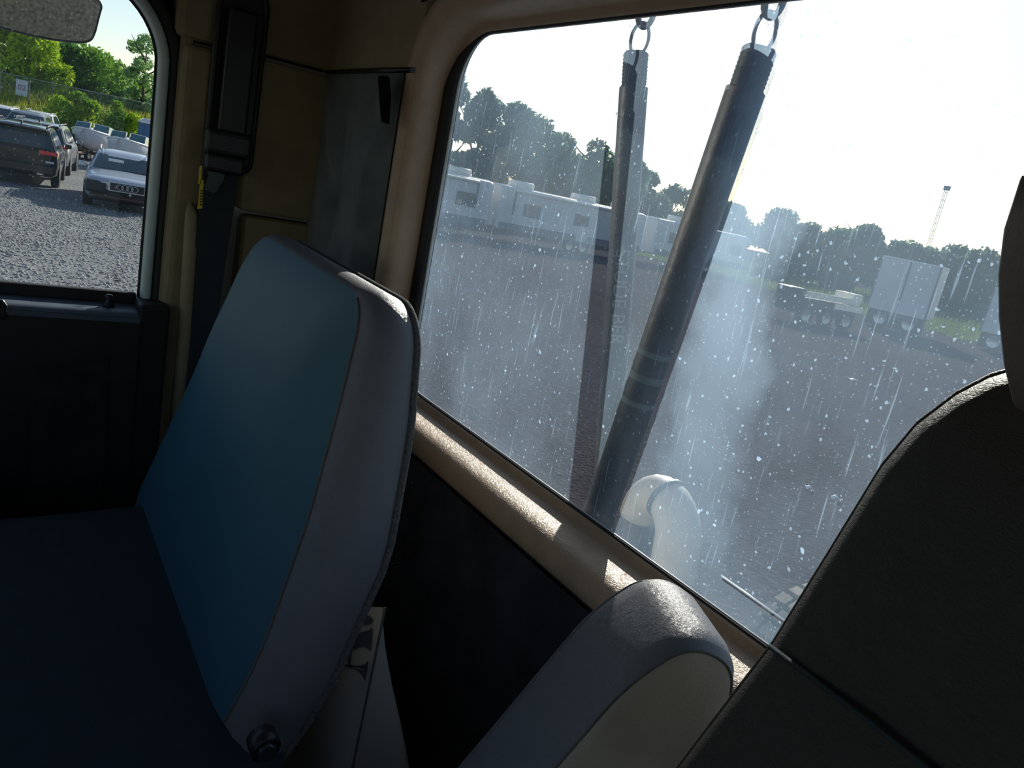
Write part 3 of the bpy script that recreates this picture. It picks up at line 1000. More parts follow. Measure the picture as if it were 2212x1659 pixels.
for i in (11,):
    d = (arc[i + 1] - arc[i - 1]).normalized()
    MB().tube([arc[i] - d * .004, arc[i] + d * .004], rad[i] + .003, 24).build('clamp', 'hose_shade_black', ep)
MB().tube([arc[5] + Vector((-.05, .09, -.5)), arc[5] + Vector((-.05, .09, -.05)), arc[7] + Vector((-.05, .09, -.01)), arc[8] + Vector((-.02, .09, -.03)), arc[8] + Vector((-.01, .09, -.5))], .026, 16).build('air_hose', 'hose_shade_black', ep)


# rear wheel of the truck, down by the driver seat edge
def wheel(root, c, axis, r, w, tyre='tyre', rim='alloy', spokes=5):
    c = Vector(c); axis = Vector(axis).normalized()
    u = Vector((0, 0, 1)); v = axis.cross(u)
    prof = [(r * .62, -.5), (r * .9, -.5), (r * .98, -.42), (r, -.3), (r, .3), (r * .98, .42), (r * .9, .5), (r * .62, .5)]
    nn = 24
    rings = [[c + (u * math.cos(2 * PI * k / nn) + v * math.sin(2 * PI * k / nn)) * a + axis * (b * w) for k in range(nn)] for a, b in prof]
    t = MB().loft(rings, True, (False, False)).build('tyre', tyre, root)
    r2 = [(r * .63, -.4), (r * .63, .46), (r * .56, .44), (r * .2, .34), (.02, .34)]
    rings = [[c + (u * math.cos(2 * PI * k / nn) + v * math.sin(2 * PI * k / nn)) * a + axis * (b * w) for k in range(nn)] for a, b in r2]
    MB().loft(rings, True, (True, True)).build('rim', rim, root)
    return t


wc = at(1705, 1268, z=1.05)
tw = empty('truck_wheel', Vector((wc.x + .12, wc.y + .1, 0)), 'dirty rear truck wheel low beside the driver seat edge', 'wheel')
wheel(tw, (wc.x + .12, wc.y + .1, .52), (-1, 0, 0), .52, .28)
lug = MB()
for k in range(40):
    th = 2 * PI * k / 40
    mrot = Matrix.Rotation(-th, 3, 'X')
    pc_ = Vector((wc.x + .12, wc.y + .1, .52)) + mrot @ Vector((0, 0, .525))
    lug.box(pc_, (.10, .055, .02), mrot).box(pc_ + Vector((.09, 0, 0)), (.05, .055, .02), mrot).box(pc_ - Vector((.09, 0, 0)), (.05, .055, .02), mrot)
lug.build('tread_lugs', 'tyre_dusty', tw)

# ------------------------------------------------------------------ the lot
GV = MB()
GV.grid(lambda u, v: Vector((-220 + 300 * u, -120 + 340 * v, 0)), 2, 2, False)
tag(GV.build('lot_ground', 'lot_gravel'), 'gravel storage lot around the truck', kind='structure')


def scatter_stones(n, xr, yr, smin, smax, mt, label):
    base = np.array([(1, 0, 0), (-1, 0, 0), (0, 1, 0), (0, -1, 0), (0, 0, 1), (0, 0, -.4)], float)
    fc = np.array([(0, 2, 4), (2, 1, 4), (1, 3, 4), (3, 0, 4), (2, 0, 5), (1, 2, 5), (3, 1, 5), (0, 3, 5)])
    rng = np.random.default_rng(3)
    x = rng.uniform(*xr, n); y = rng.uniform(*yr, n)
    keep = y < -.30 * x - .5
    x = x[keep]; y = y[keep]; n = len(x)
    s = smin + (smax - smin) * rng.random(n) ** 3
    v = base[None] * (s[:, None] * (.6 + .8 * rng.random((n, 3))))[:, None, :]
    th = rng.uniform(0, 6.28, n)
    vx = v[:, :, 0] * np.cos(th)[:, None] - v[:, :, 1] * np.sin(th)[:, None]
    vy = v[:, :, 0] * np.sin(th)[:, None] + v[:, :, 1] * np.cos(th)[:, None]
    V = np.stack([vx + x[:, None], vy + y[:, None], v[:, :, 2] * .7 + s[:, None] * .12], -1).reshape(-1, 3)
    Fc = (fc[None] + (np.arange(n) * 6)[:, None, None]).reshape(-1, 3)
    return mesh_np('gravel_stones', V, Fc, mt, label, 'gravel')


def mesh_np(name, V, Fc, mt, label=None, cat=None, parent=None, kind='stuff', smooth=False):
    off = np.array(wl(parent)) if parent is not None else np.array(((V[:, 0].min() + V[:, 0].max()) / 2, (V[:, 1].min() + V[:, 1].max()) / 2, V[:, 2].min()))
    V = V - off
    me = bpy.data.meshes.new(name)
    k = Fc.shape[1]
    me.vertices.add(len(V)); me.vertices.foreach_set('co', V.ravel())
    me.loops.add(Fc.size); me.loops.foreach_set('vertex_index', Fc.ravel().astype(np.int32))
    me.polygons.add(len(Fc)); me.polygons.foreach_set('loop_start', np.arange(0, Fc.size, k, dtype=np.int32))
    me.update(calc_edges=True)
    me.validate()
    me.materials.append(MATS[mt])
    o = bpy.data.objects.new(name, me)
    COL.objects.link(o)
    if parent is not None:
        o.parent = parent
    else:
        o.location = off
    if kind: o['kind'] = kind
    if label: o['label'] = label
    if cat: o['category'] = cat
    return o


scatter_stones(22000, (-24, -5.5), (-.6, 4.8), .012, .036, 'stone', 'loose pale gravel stones beside the parked cars')


def leaf_cloud(centers, radii, n, size, rng, up=.3):
    """n leaf quads spread over the shells of the given blobs"""
    centers = np.array(centers, float); radii = np.array(radii, float)
    w = radii[:, 0] * radii[:, 2]; w = w / w.sum()
    idx = rng.choice(len(centers), n, p=w)
    d = rng.normal(size=(n, 3)); d /= np.linalg.norm(d, axis=1)[:, None]
    rad = .45 + .6 * rng.random(n) ** .6
    c = centers[idx] + d * radii[idx] * rad[:, None]
    a = rng.normal(size=(n, 3)); a /= np.linalg.norm(a, axis=1)[:, None]
    b = np.cross(a, rng.normal(size=(n, 3))); b /= np.linalg.norm(b, axis=1)[:, None]
    s = (size * (.5 + rng.random(n)))[:, None]
    V = np.stack([c - a * s, c + b * s * .45, c + a * s, c - b * s * .45], 1).reshape(-1, 3)
    Fc = np.arange(n * 4).reshape(n, 4)
    return V, Fc


def tree(x, y, h, cr_, label, mt, n=4500, seed=0, leaf=.22, trunk_h=None, airy=False, group=None, z0=0.0, name='tree', cat='tree', low=.22):
    rng = np.random.default_rng(seed)
    root = empty(name, (x, y, z0), label, cat, group)
    tm = MB()
    tm.tube([(x, y, z0 - .2), (x + .1, y, z0 + h * .4), (x - .1, y + .1, z0 + h * .92)], [.02 * h + .04, .014 * h + .03, .02], 8)
    for k in range(6):
        th = k * 2.4 + seed; z = z0 + h * (.3 + .09 * k)
        tm.tube([(x, y, z), (x + cr_ * .45 * math.cos(th), y + cr_ * .45 * math.sin(th), z + h * .1), (x + cr_ * .75 * math.cos(th), y + cr_ * .75 * math.sin(th), z + h * .2)], [.008 * h + .02, .005 * h + .015, .01], 6)
    tm.build('trunk', 'bark', root, fixn=False)
    cs, rs = [], []
    nb = 16 if not airy else 22
    for k in range(nb):
        t = rng.random()
        zz = z0 + h * (low + (1 - low - .1) * t)
        prof = math.sin(PI * (.12 + .8 * t)) ** .7
        th = rng.uniform(0, 6.28); rr = cr_ * prof * rng.uniform(.2, .75)
        br = cr_ * rng.uniform(.28, .5) * (.6 if airy else 1)
        cs.append((x + rr * math.cos(th), y + rr * math.sin(th), zz)); rs.append((br, br, br * .8))
    cs.append((x, y, z0 + h * .9)); rs.append((cr_ * .28, cr_ * .28, h * .1))
    V, Fc = leaf_cloud(cs, rs, n, leaf, rng)
    o = mesh_np('foliage', V, Fc, mt, parent=root)
    return root


# passenger side: bank, fence, trees
bank = MB()


def bank_fn(u, v):
    y = -30 + 75 * u
    x = -60 - 22 * v
    return Vector((x, y, 2.1 * min(1, v * 2.2) ** 1.2 - .02 + .12 * math.sin(y * .6) * v))


bank.grid(bank_fn, 40, 12)
tag(bank.build('grass_bank', 'weed'), 'low grassy bank behind the parked boats', kind='structure')
rng = np.random.default_rng(5)
n = 16000
yy = rng.uniform(-4, 13, n); vv = rng.random(n) ** .8 * .75
xx = -59.5 - 22 * vv
zz = 2.1 * np.minimum(1, vv * 2.2) ** 1.2
hh = rng.uniform(.35, .95, n); ww = rng.uniform(.02, .06, n)
lx = rng.normal(0, .15, n); ly = rng.normal(0, .2, n)
th = rng.uniform(0, 3.14, n)
B0 = np.stack([xx - np.cos(th) * ww, yy - np.sin(th) * ww, zz - .05], -1); B1 = np.stack([xx + np.cos(th) * ww, yy + np.sin(th) * ww, zz - .05], -1)
B2 = np.stack([xx + lx, yy + ly, zz + hh], -1)
mesh_np('tall_grass', np.stack([B0, B1, B2], 1).reshape(-1, 3), np.arange(n * 3).reshape(n, 3), 'grass_blade', 'tall yellow green grass on the bank behind the boats', 'grass')


def far(px, py, x):
    return at(px, py, x=x)


LT = [
    (-30, -76, 7.6, 3.4, 'leaf_bright', 'bright green leafy tree above the lot number sign', 7000, False),
    (62, -74, 7.4, 3.3, 'leaf_bright', 'yellow green tree next to the one above the sign', 7000, False),
    (128, -80, 7.4, 3.6, 'leaf_dark', 'dark green tree directly under the end of the side mirror', 6500, False),
    (190, -78, 6.0, 3.2, 'leaf_mid', 'mid green tree between the dark tree and the airy tree', 6000, False),
    (238, -82, 5.4, 3.4, 'leaf_mid', 'round green tree just left of the tall airy tree', 6000, False),
    (308, -76, 8.0, 2.8, 'leaf_airy', 'tall airy pale tree next to the window edge', 5200, True),
    (272, -86, 5.0, 3.4, 'leaf_dark', 'dark tree standing behind the tall airy tree', 5000, False),
]
for i, (px, x, h, c, mt, lab, n, airy) in enumerate(LT):
    y = far(px, 200, x).y
    tree(x, y, h, c, lab, mt, n, seed=20 + i, leaf=.20 if not airy else .16, airy=airy, group='trees beyond the chain link fence', z0=1.2, low=.1)
for i, (px, py, x, h, c, lab) in enumerate([
        (128, 235, -62, 2.0, 1.0, 'leafy green shrub under the fence, nearest to the sign'), (162, 232, -61, 2.6, 1.0, 'upright green shrub left of the fence gap'),
        (190, 240, -61, 2.3, 1.1, 'bushy shrub above the stern of the left boat'), (250, 238, -60, 2.6, 1.2, 'tall green shrub above the boat windscreens'),
        (288, 250, -60, 2.0, 1.1, 'bright bush close to the blue cabin')]):
    p = far(px, py, x)
    tree(x, p.y, h, c, lab, 'weed' if i % 2 else 'leaf_bright', 1500, seed=60 + i, leaf=.13, group='shrubs on the grassy bank', z0=.6, name='shrub', cat='shrub', low=.05)

fn_ = empty('chain_link_fence', (-68, 4, 1.3), 'chain link fence with steel posts along the bank', 'fence')
FY = [-6 + 3.1 * k for k in range(8)]
for y in FY:
    MB().tube([(-68, y, 1.0), (-68, y, 3.55), (-67.8, y + .28, 3.9)], .045, 6).build('fence_post', 'fence_steel', fn_)
MB().tube([(-68, FY[0], 3.55), (-68, FY[-1], 3.55)], .03, 6).build('top_rail', 'fence_steel', fn_)
wm = MB()
for k in range(180):
    y = FY[0] - 2.4 + k * .14
    for s in (1, -1):
        a = Vector((-68, y if s > 0 else y + 2.3, 1.25)); b = Vector((-68, y + 2.3 if s > 0 else y, 3.55))
        wm.add([a, a + Vector((0, .012, 0)), b + Vector((0, .012, 0)), b], [(0, 1, 2, 3)])
o = wm.build('chain_mesh', 'fence_steel', fn_, fixn=False); o['kind'] = 'stuff'
sp0 = at(47, 190, x=-67.7)
sg = empty('lot_sign', (-67.7, sp0.y, 1.3), 'pale lot number sign 02 on the chain link fence', 'sign')
MB().box((-67.75, sp0.y, sp0.z), (.04, .72, 1.1)).build('sign_board', 'sign_face', sg, bevel=.01)
text_mesh('sign_number', '02', 'sign_text', sg, (-67.72, sp0.y, sp0.z + .02), (0, 1, 0), (0, 0, 1), .52, .005)
MB().tube([(-67.82, sp0.y + .45, 1.0), (-67.82, sp0.y + .45, sp0.z + .65)], .05, 8).build('sign_post', 'fence_steel', sg)


# ------------------------------------------------------------------ cars
def car(label, loc, head, P, paint, group=None, name='parked_car'):
    """P: side profile numbers. Built facing +X at the origin, then turned."""
    root = empty(name, (0, 0, 0), label, 'car', group)
    Lh, W = P['L'] / 2, P['W'] / 2
    st = P['st']        # (x, half width, z bottom, z top)
    rings = []
    for x, w, zb, zt in st:
        half = [(0, zb), (w * .86, zb), (w * .97, zb + .10), (w, zb + (zt - zb) * .45), (w * .985, zt - .14), (w * .93, zt - .03), (w * .6, zt + .012), (0, zt + .025)]
        rings.append([Vector((x, yy, z)) for yy, z in half] + [Vector((x, -yy, z)) for yy, z in reversed(half[1:-1])])
    MB().loft(rings).build('body', paint, root)
    g = P['gh']         # greenhouse side profile: (x, z) from windscreen base over the roof to the rear base
    zb, zr = P['belt'], P['roof']
    wb_, wr2 = W * .93, W * .70

    def hw(z):
        t = (z - zb) / (zr - zb)
        return wb_ + (wr2 - wb_) * max(0, t)
    rows = [[Vector((x, s * hw(z), z + (.03 if abs(s) < .9 and z > zr - .15 else 0))) for s in (-1, -.5, 0, .5, 1)] for x, z in g]
    gm = MB().loft(rows, False, (False, False))
    for s in (-1, 1):
        gm.add([Vector((x, s * hw(z), z)) for x, z in g], [tuple(range(len(g)))])
    gm.build('cabin', paint, root, fixn=True)

    def pane(nm, i, j, inset=.08, off=.012):
        a, b = rows[i], rows[j]
        n = (a[-1] - a[0]).cross(b[0] - a[0]).normalized()
        if n.z < 0: n = -n
        q = [a[0].lerp(b[0], .08), a[-1].lerp(b[-1], .08), a[-1].lerp(b[-1], .93), a[0].lerp(b[0], .93)]
        c = sum(q, Vector((0, 0, 0))) / 4
        return MB().poly([c + Vector(((p - c).x, (p - c).y * (1 - inset), (p - c).z)) + n * (off) for p in q], .01, n).build(nm, 'car_glass', root)
    ws_ = pane('windscreen', *P['ws'])
    pane('rear_glass', *P['rs'])
    for s in (-1, 1):
        for q in P['sw']:
            pts = [Vector((x, s * (hw(z) + .006), z)) for x, z in q]
            MB().poly(pts, .008, (0, s, 0)).build('side_window', 'car_glass', root)
        for xw in P['wx']:
            wheel(root, (xw, s * (W - .10), P['wr']), (0, s, 0), P['wr'], .22)
            ar_ = [Vector((xw + (P['wr'] + .05) * math.cos(t * PI / 12), s * (W + .004), P['wr'] + .02 + (P['wr'] + .05) * math.sin(t * PI / 12))) for t in range(13)]
            MB().poly(ar_, .004, (0, s, 0)).build('wheel_arch', 'car_dark', root)
        mx_ = P['gh'][0][0] - .25
        MB().box((mx_, s * (W + .08), zb + .08), (.12, .2, .14)).build('door_mirror', paint, root, bevel=.03)
        if P.get('rails'):
            xs_ = [p[0] for p in g if p[1] > zr - .12]
            MB().tube([(max(xs_) - .05, s * wr2 * .93, zr + .01), (max(xs_) - .25, s * wr2 * .95, zr + .07), (min(xs_) + .25, s * wr2 * .95, zr + .07), (min(xs_) + .05, s * wr2 * .93, zr + .01)], .02, 8).build('roof_rail', P['rails'], root)
    for nm, mt, c, s_ in P['bits']:
        MB().box(c, s_).build(nm, mt, root, bevel=min(s_) * .25)
    root.location = loc
    root.rotation_euler = (0, 0, head)
    root.scale = (P.get('k', 1), P.get('k', 1), P.get('kz', P.get('k', 1)))
    return root, rows


WAGON = dict(kz=.94, L=4.8, W=1.82, belt=.93, roof=1.44, wr=.33, wx=(1.48, -1.30), rails='galvanised',
             st=[(2.40, .62, .58, .74), (2.36, .76, .54, .78), (2.2, .86, .50, .84), (1.98, .89, .46, .87), (1.94, .89, .26, .87), (1.6, .905, .24, .90), (.9, .91, .22, .97), (.2, .91, .22, .98), (-1.6, .91, .22, .98), (-2.2, .86, .26, .96), (-2.38, .78, .34, .90), (-2.42, .62, .42, .8)],
             gh=[(.98, .95), (.22, 1.36), (-.1, 1.43), (-.8, 1.45), (-1.5, 1.42), (-1.95, 1.34), (-2.32, .96)], ws=(0, 1), rs=(5, 6),
             sw=[[(.72, .98), (.18, 1.30), (-.05, 1.36), (-.10, .98)], [(-.16, .98), (-.14, 1.36), (-.95, 1.37), (-1.05, .98)], [(-1.12, .99), (-1.02, 1.37), (-1.55, 1.34), (-1.95, 1.02)]],
             bits=[('grille_surround', 'paint_silver', (2.39, .05, .66), (.08, .86, .26)), ('grille', 'car_dark', (2.43, .05, .66), (.03, .76, .19)),
                   ('radiator_core', 'car_dark', (2.12, 0, .40), (.3, 1.5, .34)), ('lamp_cavity', 'car_dark', (2.27, -.62, .60), (.28, .50, .32)),
                   ('head_lamp', 'lamp_clear', (2.31, .66, .68), (.14, .40, .18)), ('crash_bar', 'rust_red', (2.26, -.1, .36), (.06, 1.2, .05)),
                   ('auction_paper', 'paper_white', (.575, -.22, 1.185), (.012, .36, .16)), ('hanging_trim', 'paint_silver', (2.43, .12, .50), (.02, .05, .06))])
SUVP = dict(k=.97, kz=.90, L=4.9, W=1.95, belt=1.12, roof=1.76, wr=.38, wx=(1.45, -1.45), rails='car_dark',
            st=[(2.45, .70, .50, .86), (2.38, .86, .38, .98), (2.1, .95, .30, 1.05), (1.3, .975, .28, 1.12), (.5, .975, .28, 1.16), (-1.8, .975, .28, 1.18), (-2.25, .95, .34, 1.18), (-2.42, .90, .40, 1.14), (-2.47, .78, .48, 1.05)],
            gh=[(1.15, 1.12), (.38, 1.66), (.0, 1.75), (-.9, 1.78), (-1.8, 1.74), (-2.22, 1.68), (-2.44, 1.13)], ws=(0, 1), rs=(5, 6),
            sw=[[(.85, 1.17), (.32, 1.58), (.05, 1.64), (0, 1.17)], [(-.06, 1.17), (-.04, 1.66), (-.95, 1.67), (-1.0, 1.17)], [(-1.08, 1.17), (-1.05, 1.67), (-1.8, 1.63), (-2.15, 1.24)]],
            bits=[('tail_lamp', 'tail_red', (-2.40, -.72, 1.06), (.16, .46, .13)), ('tail_lamp', 'tail_red', (-2.40, .72, 1.06), (.16, .46, .13)),
                  ('rear_bumper', 'paint_black', (-2.43, 0, .56), (.16, 1.78, .28)), ('reflector', 'lamp_clear', (-2.47, -.76, .80), (.05, .20, .06)), ('reflector', 'lamp_clear', (-2.47, .76, .80), (.05, .20, .06)),
                  ('plate', 'car_dark', (-2.48, 0, .88), (.03, .5, .14)), ('spoiler', 'paint_black', (-2.30, 0, 1.71), (.28, 1.28, .04)),
                  ('exhaust', 'steel', (-2.48, -.55, .42), (.12, .16, .07)), ('antenna_fin', 'car_dark', (-1.7, 0, 1.82), (.14, .04, .09))])

aw = at(182, 440, z=0)
ac = at(264, 456, z=0)
hA = math.radians(-6)
fx = Vector((math.cos(hA), math.sin(hA), 0))
audi, arows = car('silver estate car missing its front bumper and one headlamp', Vector((ac.x, ac.y + .02, 0)) - fx * 1.9, hA, WAGON, 'paint_silver')
for k in range(4):
    cy_ = -.165 + .11 * k + .05
    MB().tube([(2.452, cy_ + .072 * math.cos(2 * PI * j / 24), .66 + .072 * math.sin(2 * PI * j / 24)) for j in range(24)], .010, 6, True).build('badge_ring', 'steel', audi)
    audi.children[-1].location = (0, 0, 0)
# ring meshes are written in car coordinates: undo the world offset used by build()
for ch in audi.children:
    if ch.name.startswith('badge_ring'):
        for v in ch.data.vertices:
            v.co += Vector(audi.location)

sw_ = at(121, 405, z=0)
hS = PI - math.radians(6)
fS = Vector((math.cos(hS), math.sin(hS), 0)); rS = Vector((-fS.y, fS.x, 0))
# right rear wheel (picture right) sits at local (-1.45, -.87)
suv, _ = car('glossy black sport utility car seen from behind with a red tail lamp', sw_ + fS * 1.45 + rS * .87, hS, SUVP, 'paint_black')
s2_ = at(152, 380, z=0)
suv2, _ = car('grey sport utility car with red tail lamp half hidden behind the black one', s2_ + fS * 1.45 + rS * .90, hS - math.radians(2), SUVP, 'paint_grey')
WH = dict(SUVP); WH['rails'] = 'paint_white'
WH['bits'] = [('head_lamp', 'lamp_clear', (2.36, .72, .84), (.12, .36, .16)), ('head_lamp', 'lamp_clear', (2.36, -.72, .84), (.12, .36, .16)), ('grille', 'car_dark', (2.44, 0, .80), (.05, .9, .2)),
              ('front_bumper', 'paint_white', (2.40, 0, .52), (.14, 1.7, .26)), ('auction_paper', 'paper_white', (.80, -.35, 1.40), (.012, .36, .16))]
SG = dict(WH); SG['rails'] = None
p = at(80, 262, x=-50)
car('white sport utility car with roof rails behind the black one', Vector((-53, at(84, 262, x=-53).y, 0)), math.radians(-8), WH, 'paint_white')
car('teal tinted grey car with a paper in its windscreen behind the black one', Vector((-46, at(62, 268, x=-46).y, 0)), math.radians(-8), SG, 'paint_grey')
car('white car at the left edge of the side window', Vector((-50, at(-2, 262, x=-50).y, 0)), math.radians(-8), WH, 'paint_white')


# ------------------------------------------------------------------ boats
def boat(label, loc, head, hull, Lb=5.2, W=2.1, deck='boat_white', screen=True, scale=1.0):
    root = empty('trailered_boat', (0, 0, 0), label, 'boat', 'boats on trailers by the bank')
    st = [(-2.6, .95, .62, 1.45), (-1.5, 1.04, .58, 1.48), (0, 1.05, .60, 1.56), (1.2, .92, .68, 1.66), (2.0, .62, .86, 1.74), (2.45, .28, 1.12, 1.80), (2.62, .05, 1.45, 1.82)]
    rings = []
    for x, w, zk, zg in st:
        half = [(0, zk), (w * .55, zk + .16), (w * .88, zk + .34), (w * .97, zg - .18), (w, zg)]
        rings.append([Vector((x, a, z)) for a, z in half] + [Vector((x, w * .72, zg + .03)), Vector((x, w * .66, zg - .35)), Vector((x, -w * .66, zg - .35)), Vector((x, -w * .72, zg + .03))] + [Vector((x, -a, z)) for a, z in reversed(half[1:])])
    MB().loft(rings).build('hull', hull, root)
    for s in (-1, 1):
        MB().tube([(x, s * w, zg) for x, w, zk, zg in st], .05, 8).build('gunwale', deck, root)
    MB().loft([[Vector((x, s * w * .98, zg - .02)) for s in (-1, -.3, .3, 1)] for x, w, zk, zg in st if x > 1.1], False, (False, False)).build('foredeck', deck, root)
    if screen:
        for s in (-1, 1):
            MB().poly([(1.05, s * .12, 1.66), (.95, s * .86, 1.62), (.55, s * .82, 2.08), (.60, s * .12, 2.12)], .02, (1, 0, .2)).build('windscreen_panel', 'boat_glass', root)
            MB().poly([(.95, s * .88, 1.62), (-.35, s * .96, 1.58), (-.25, s * .92, 1.95), (.55, s * .84, 2.08)], .02, (0, s, 0)).build('side_screen', 'boat_glass', root)
            MB().tube([(1.05, s * .10, 1.66), (.60, s * .10, 2.12)], .03, 6).build('screen_frame', deck, root)
            MB().tube([(-.35, s * .96, 1.58), (-.25, s * .92, 1.97), (.55, s * .84, 2.10), (.60, s * .10, 2.13)], .02, 6).build('screen_frame', deck, root)
            MB().box((-.5, s * .5, 1.55), (.5, .5, .6)).build('boat_seat', 'boat_seat', root, bevel=.08)
        MB().box((-2.0, 0, 1.45), (.6, 1.4, .35)).build('engine_cover', deck, root, bevel=.1)
    MB().box((-2.75, 0, .85), (.3, .4, .9)).build('outdrive', 'car_dark', root, bevel=.06)
    for s in (-1, 1):
        MB().box((-.2, s * .62, .52), (4.6, .1, .12)).build('trailer_rail', 'rust_red', root)
        MB().box((-.6, s * .5, .66), (3.0, .14, .14)).build('bunk', 'boat_tan', root)
        wheel(root, (-.8, s * 1.0, .32), (0, s, 0), .32, .2)
    MB().box((3.0, 0, .5), (2.2, .1, .1)).build('trailer_tongue', 'rust_red', root)
    MB().box((-.8, 0, .34), (.1, 1.9, .1)).build('axle', 'rust_red', root)
    root.location = loc
    root.rotation_euler = (0, 0, head)
    root.scale = (scale,) * 3
    return root


b1 = at(203, 322, z=0)
boat('left bowrider boat with open windscreen, behind the other one', Vector((-42.5, at(204, 310, x=-42.5).y, 0)), math.radians(-18), 'boat_hull', scale=.80)
boat('right bowrider boat with pale blue bow, next to the window edge', Vector((-38.5, at(282, 320, x=-38.5).y, 0)), math.radians(-20), 'boat_hull', scale=.78)
boat('low dark green flat boat beside the black car', Vector((-42, at(146, 305, x=-42).y, 0)), math.radians(-35), 'camo_green', deck='camo_green', screen=False, scale=.66)
# blue cabin beyond the boats
bc = at(322, 290, x=-56)
tc_ = empty('portable_toilet', (-56, bc.y, 0), 'blue portable toilet cabin at the window edge', 'toilet')
MB().box((-56, bc.y, 1.06), (1.15, 1.15, 2.14)).build('cabin_body', 'blue_panel', tc_, bevel=.05)
MB().loft([[Vector((-56 + a * s, bc.y + b * s, z)) for a, b in ((-.6, -.6), (.6, -.6), (.6, .6), (-.6, .6))] for s, z in ((1.02, 2.12), (1.0, 2.22), (.6, 2.42))]).build('cabin_roof', 'boat_white', tc_)
MB().box((-55.41, bc.y, 1.05), (.03, .75, 1.8)).build('cabin_door', 'blue_panel', tc_, bevel=.01)
MB().box((-55.39, bc.y + .28, 1.1), (.04, .06, .12)).build('door_latch', 'car_dark', tc_)


# ------------------------------------------------------------------ behind the truck
def rv(label, x, y0, y1, ht, decal_=False, units=(), fascia=True):
    """travel trailer parked along Y, near side facing +X"""
    root = empty('travel_trailer', (x - 1.2, (y0 + y1) / 2, 0), label, 'trailer', 'travel trailers parked in a row')
    sec = rounded([(-1.2, .62, .05), (1.2, .62, .05), (1.2, ht, .22), (-1.2, ht, .22)], 6)
    zc = (ht + .62) / 2
    rings = []
    for y, s in ((y0, .9), (y0 + .06, .97), (y0 + .25, 1), (y1 - .25, 1), (y1 - .06, .97), (y1, .9)):
        rings.append([Vector((x - 1.2 + p.x * s, y, zc + (p.y - zc) * s)) for p in sec])
    MB().loft(rings).build('body', 'rv_side', root)
    MB().box((x - 1.2, (y0 + y1) / 2, ht + .01), (1.9, y1 - y0 - .4, .05)).build('roof_skin', 'rv_roof', root, bevel=.01)
    MB().box((x + .012, (y0 + y1) / 2, .80), (.02, y1 - y0 - .3, .34)).build('skirt', 'rv_dark', root)
    for u in units:
        MB().loft([[Vector((x - .9 + a * s, u + b * s, z)) for a, b in ((-.45, -.5), (.45, -.5), (.45, .5), (-.45, .5))] for s, z in ((1, ht + .02), (1, ht + .26), (.9, ht + .34))]).build('roof_unit', 'rv_roof', root)
    nwin = max(1, int((y1 - y0) / 2.6))
    for k in range(nwin):
        y = y0 + (k + .6) * (y1 - y0) / nwin
        f_ = MB().box((x + .012, y, 1.72), (.03, 1.0, .62)).build('window', 'rv_dark', root, bevel=.01)
        MB().box((x + .03, y, 1.72), (.012, .9, .52)).build('pane', 'car_glass', f_)
    MB().box((x + .015, y0 + (y1 - y0) * .55, 1.35), (.03, .7, 1.35)).build('entry_door', 'rv_side', root, bevel=.02)
    if fascia:
        MB().tube([(x + .06, y0 + .8, ht - .14), (x + .06, y1 - .9, ht - .14)], .07, 10).build('awning_roll', 'rv_roof', root)
        for yy_ in (y0 + .8, y1 - .9):
            MB().box((x + .04, yy_, ht - .75), (.05, .06, 1.1)).build('awning_arm', 'rv_dark', root)
    if decal_:
        arc_ = [Vector((x + .02, y0 + 1.2 + 1.5 * k / 14, ht - .95 - .28 * math.sin(PI * k / 14))) for k in range(15)]
        MB().tube(arc_, .03, 6).build('swoosh_decal', 'rv_decal', root)
        for k in range(5):
            MB().box((x + .012, y0 + 1.3 + .26 * k, ht - .62), (.02, .15, .13)).build('decal_letter', 'rv_decal', root)
        for k in range(3):
            MB().box((x + .012, y0 + 1.5 + .3 * k, ht - .38 + .05 * k), (.02, .34, .05)).build('decal_stripe', 'rv_decal', root)
    for s in (-.55, .35):
        wheel(root, (x - .1, (y0 + y1) / 2 + s + .4, .36), (1, 0, 0), .36, .24)
    MB().box((x - 1.2, y0 - .6, .5), (.12, 1.3, .12)).build('tongue', 'rv_dark', root)
    return root


rv('pale travel trailer with curved logo at the left edge of the rear window', -31.2, 12.0, 19.2, 2.72, True, (17.6,))
rv('long pale travel trailer with three roof units behind the upright pole', -31.8, 20.0, 29.6, 2.70, False, (21.6, 25.6, 28.4))
rv('pale travel trailer partly hidden behind the leaning pole', -32.4, 31.0, 39.0, 2.65, False, (33.4,), False)

RT = [(985, 180, -46, 'tall feathery tree at the left edge of the rear window', 8.8, True), (1050, 212, -47, 'tall thin crowned tree next to the feathery one', 8.4, True),
      (1115, 240, -48, 'dense tree above the trailer with the logo', 7.9, False), (1175, 272, -49, 'dense rounded tree above the first roof units', 7.4, False),
      (1222, 305, -50, 'smaller tree left of the gap in the tree line', 6.8, False), (1292, 318, -49, 'tree right of the gap beside the upright pole', 7.0, False),
      (1345, 345, -50, 'tree directly behind the upright pole', 7.0, False), (1405, 385, -52, 'tree sloping down right of the upright pole', 6.2, False),
      (1460, 412, -54, 'low tree between the two poles', 5.8, False), (1520, 435, -56, 'low tree crossed by the leaning pole', 5.6, False),
      (1590, 455, -50, 'low tree behind the bright glare on the glass', 5.4, False)]
for i, (px, py, x, lab, h0, airy) in enumerate(RT):
    q = at(px, py, x=x)
    tree(x, q.y, q.z + .6, 3.0 if not airy else 2.6, lab, 'leaf_rear', 8500 if not airy else 6500, seed=100 + i, leaf=.2, airy=airy, group='trees behind the travel trailers', low=.05)
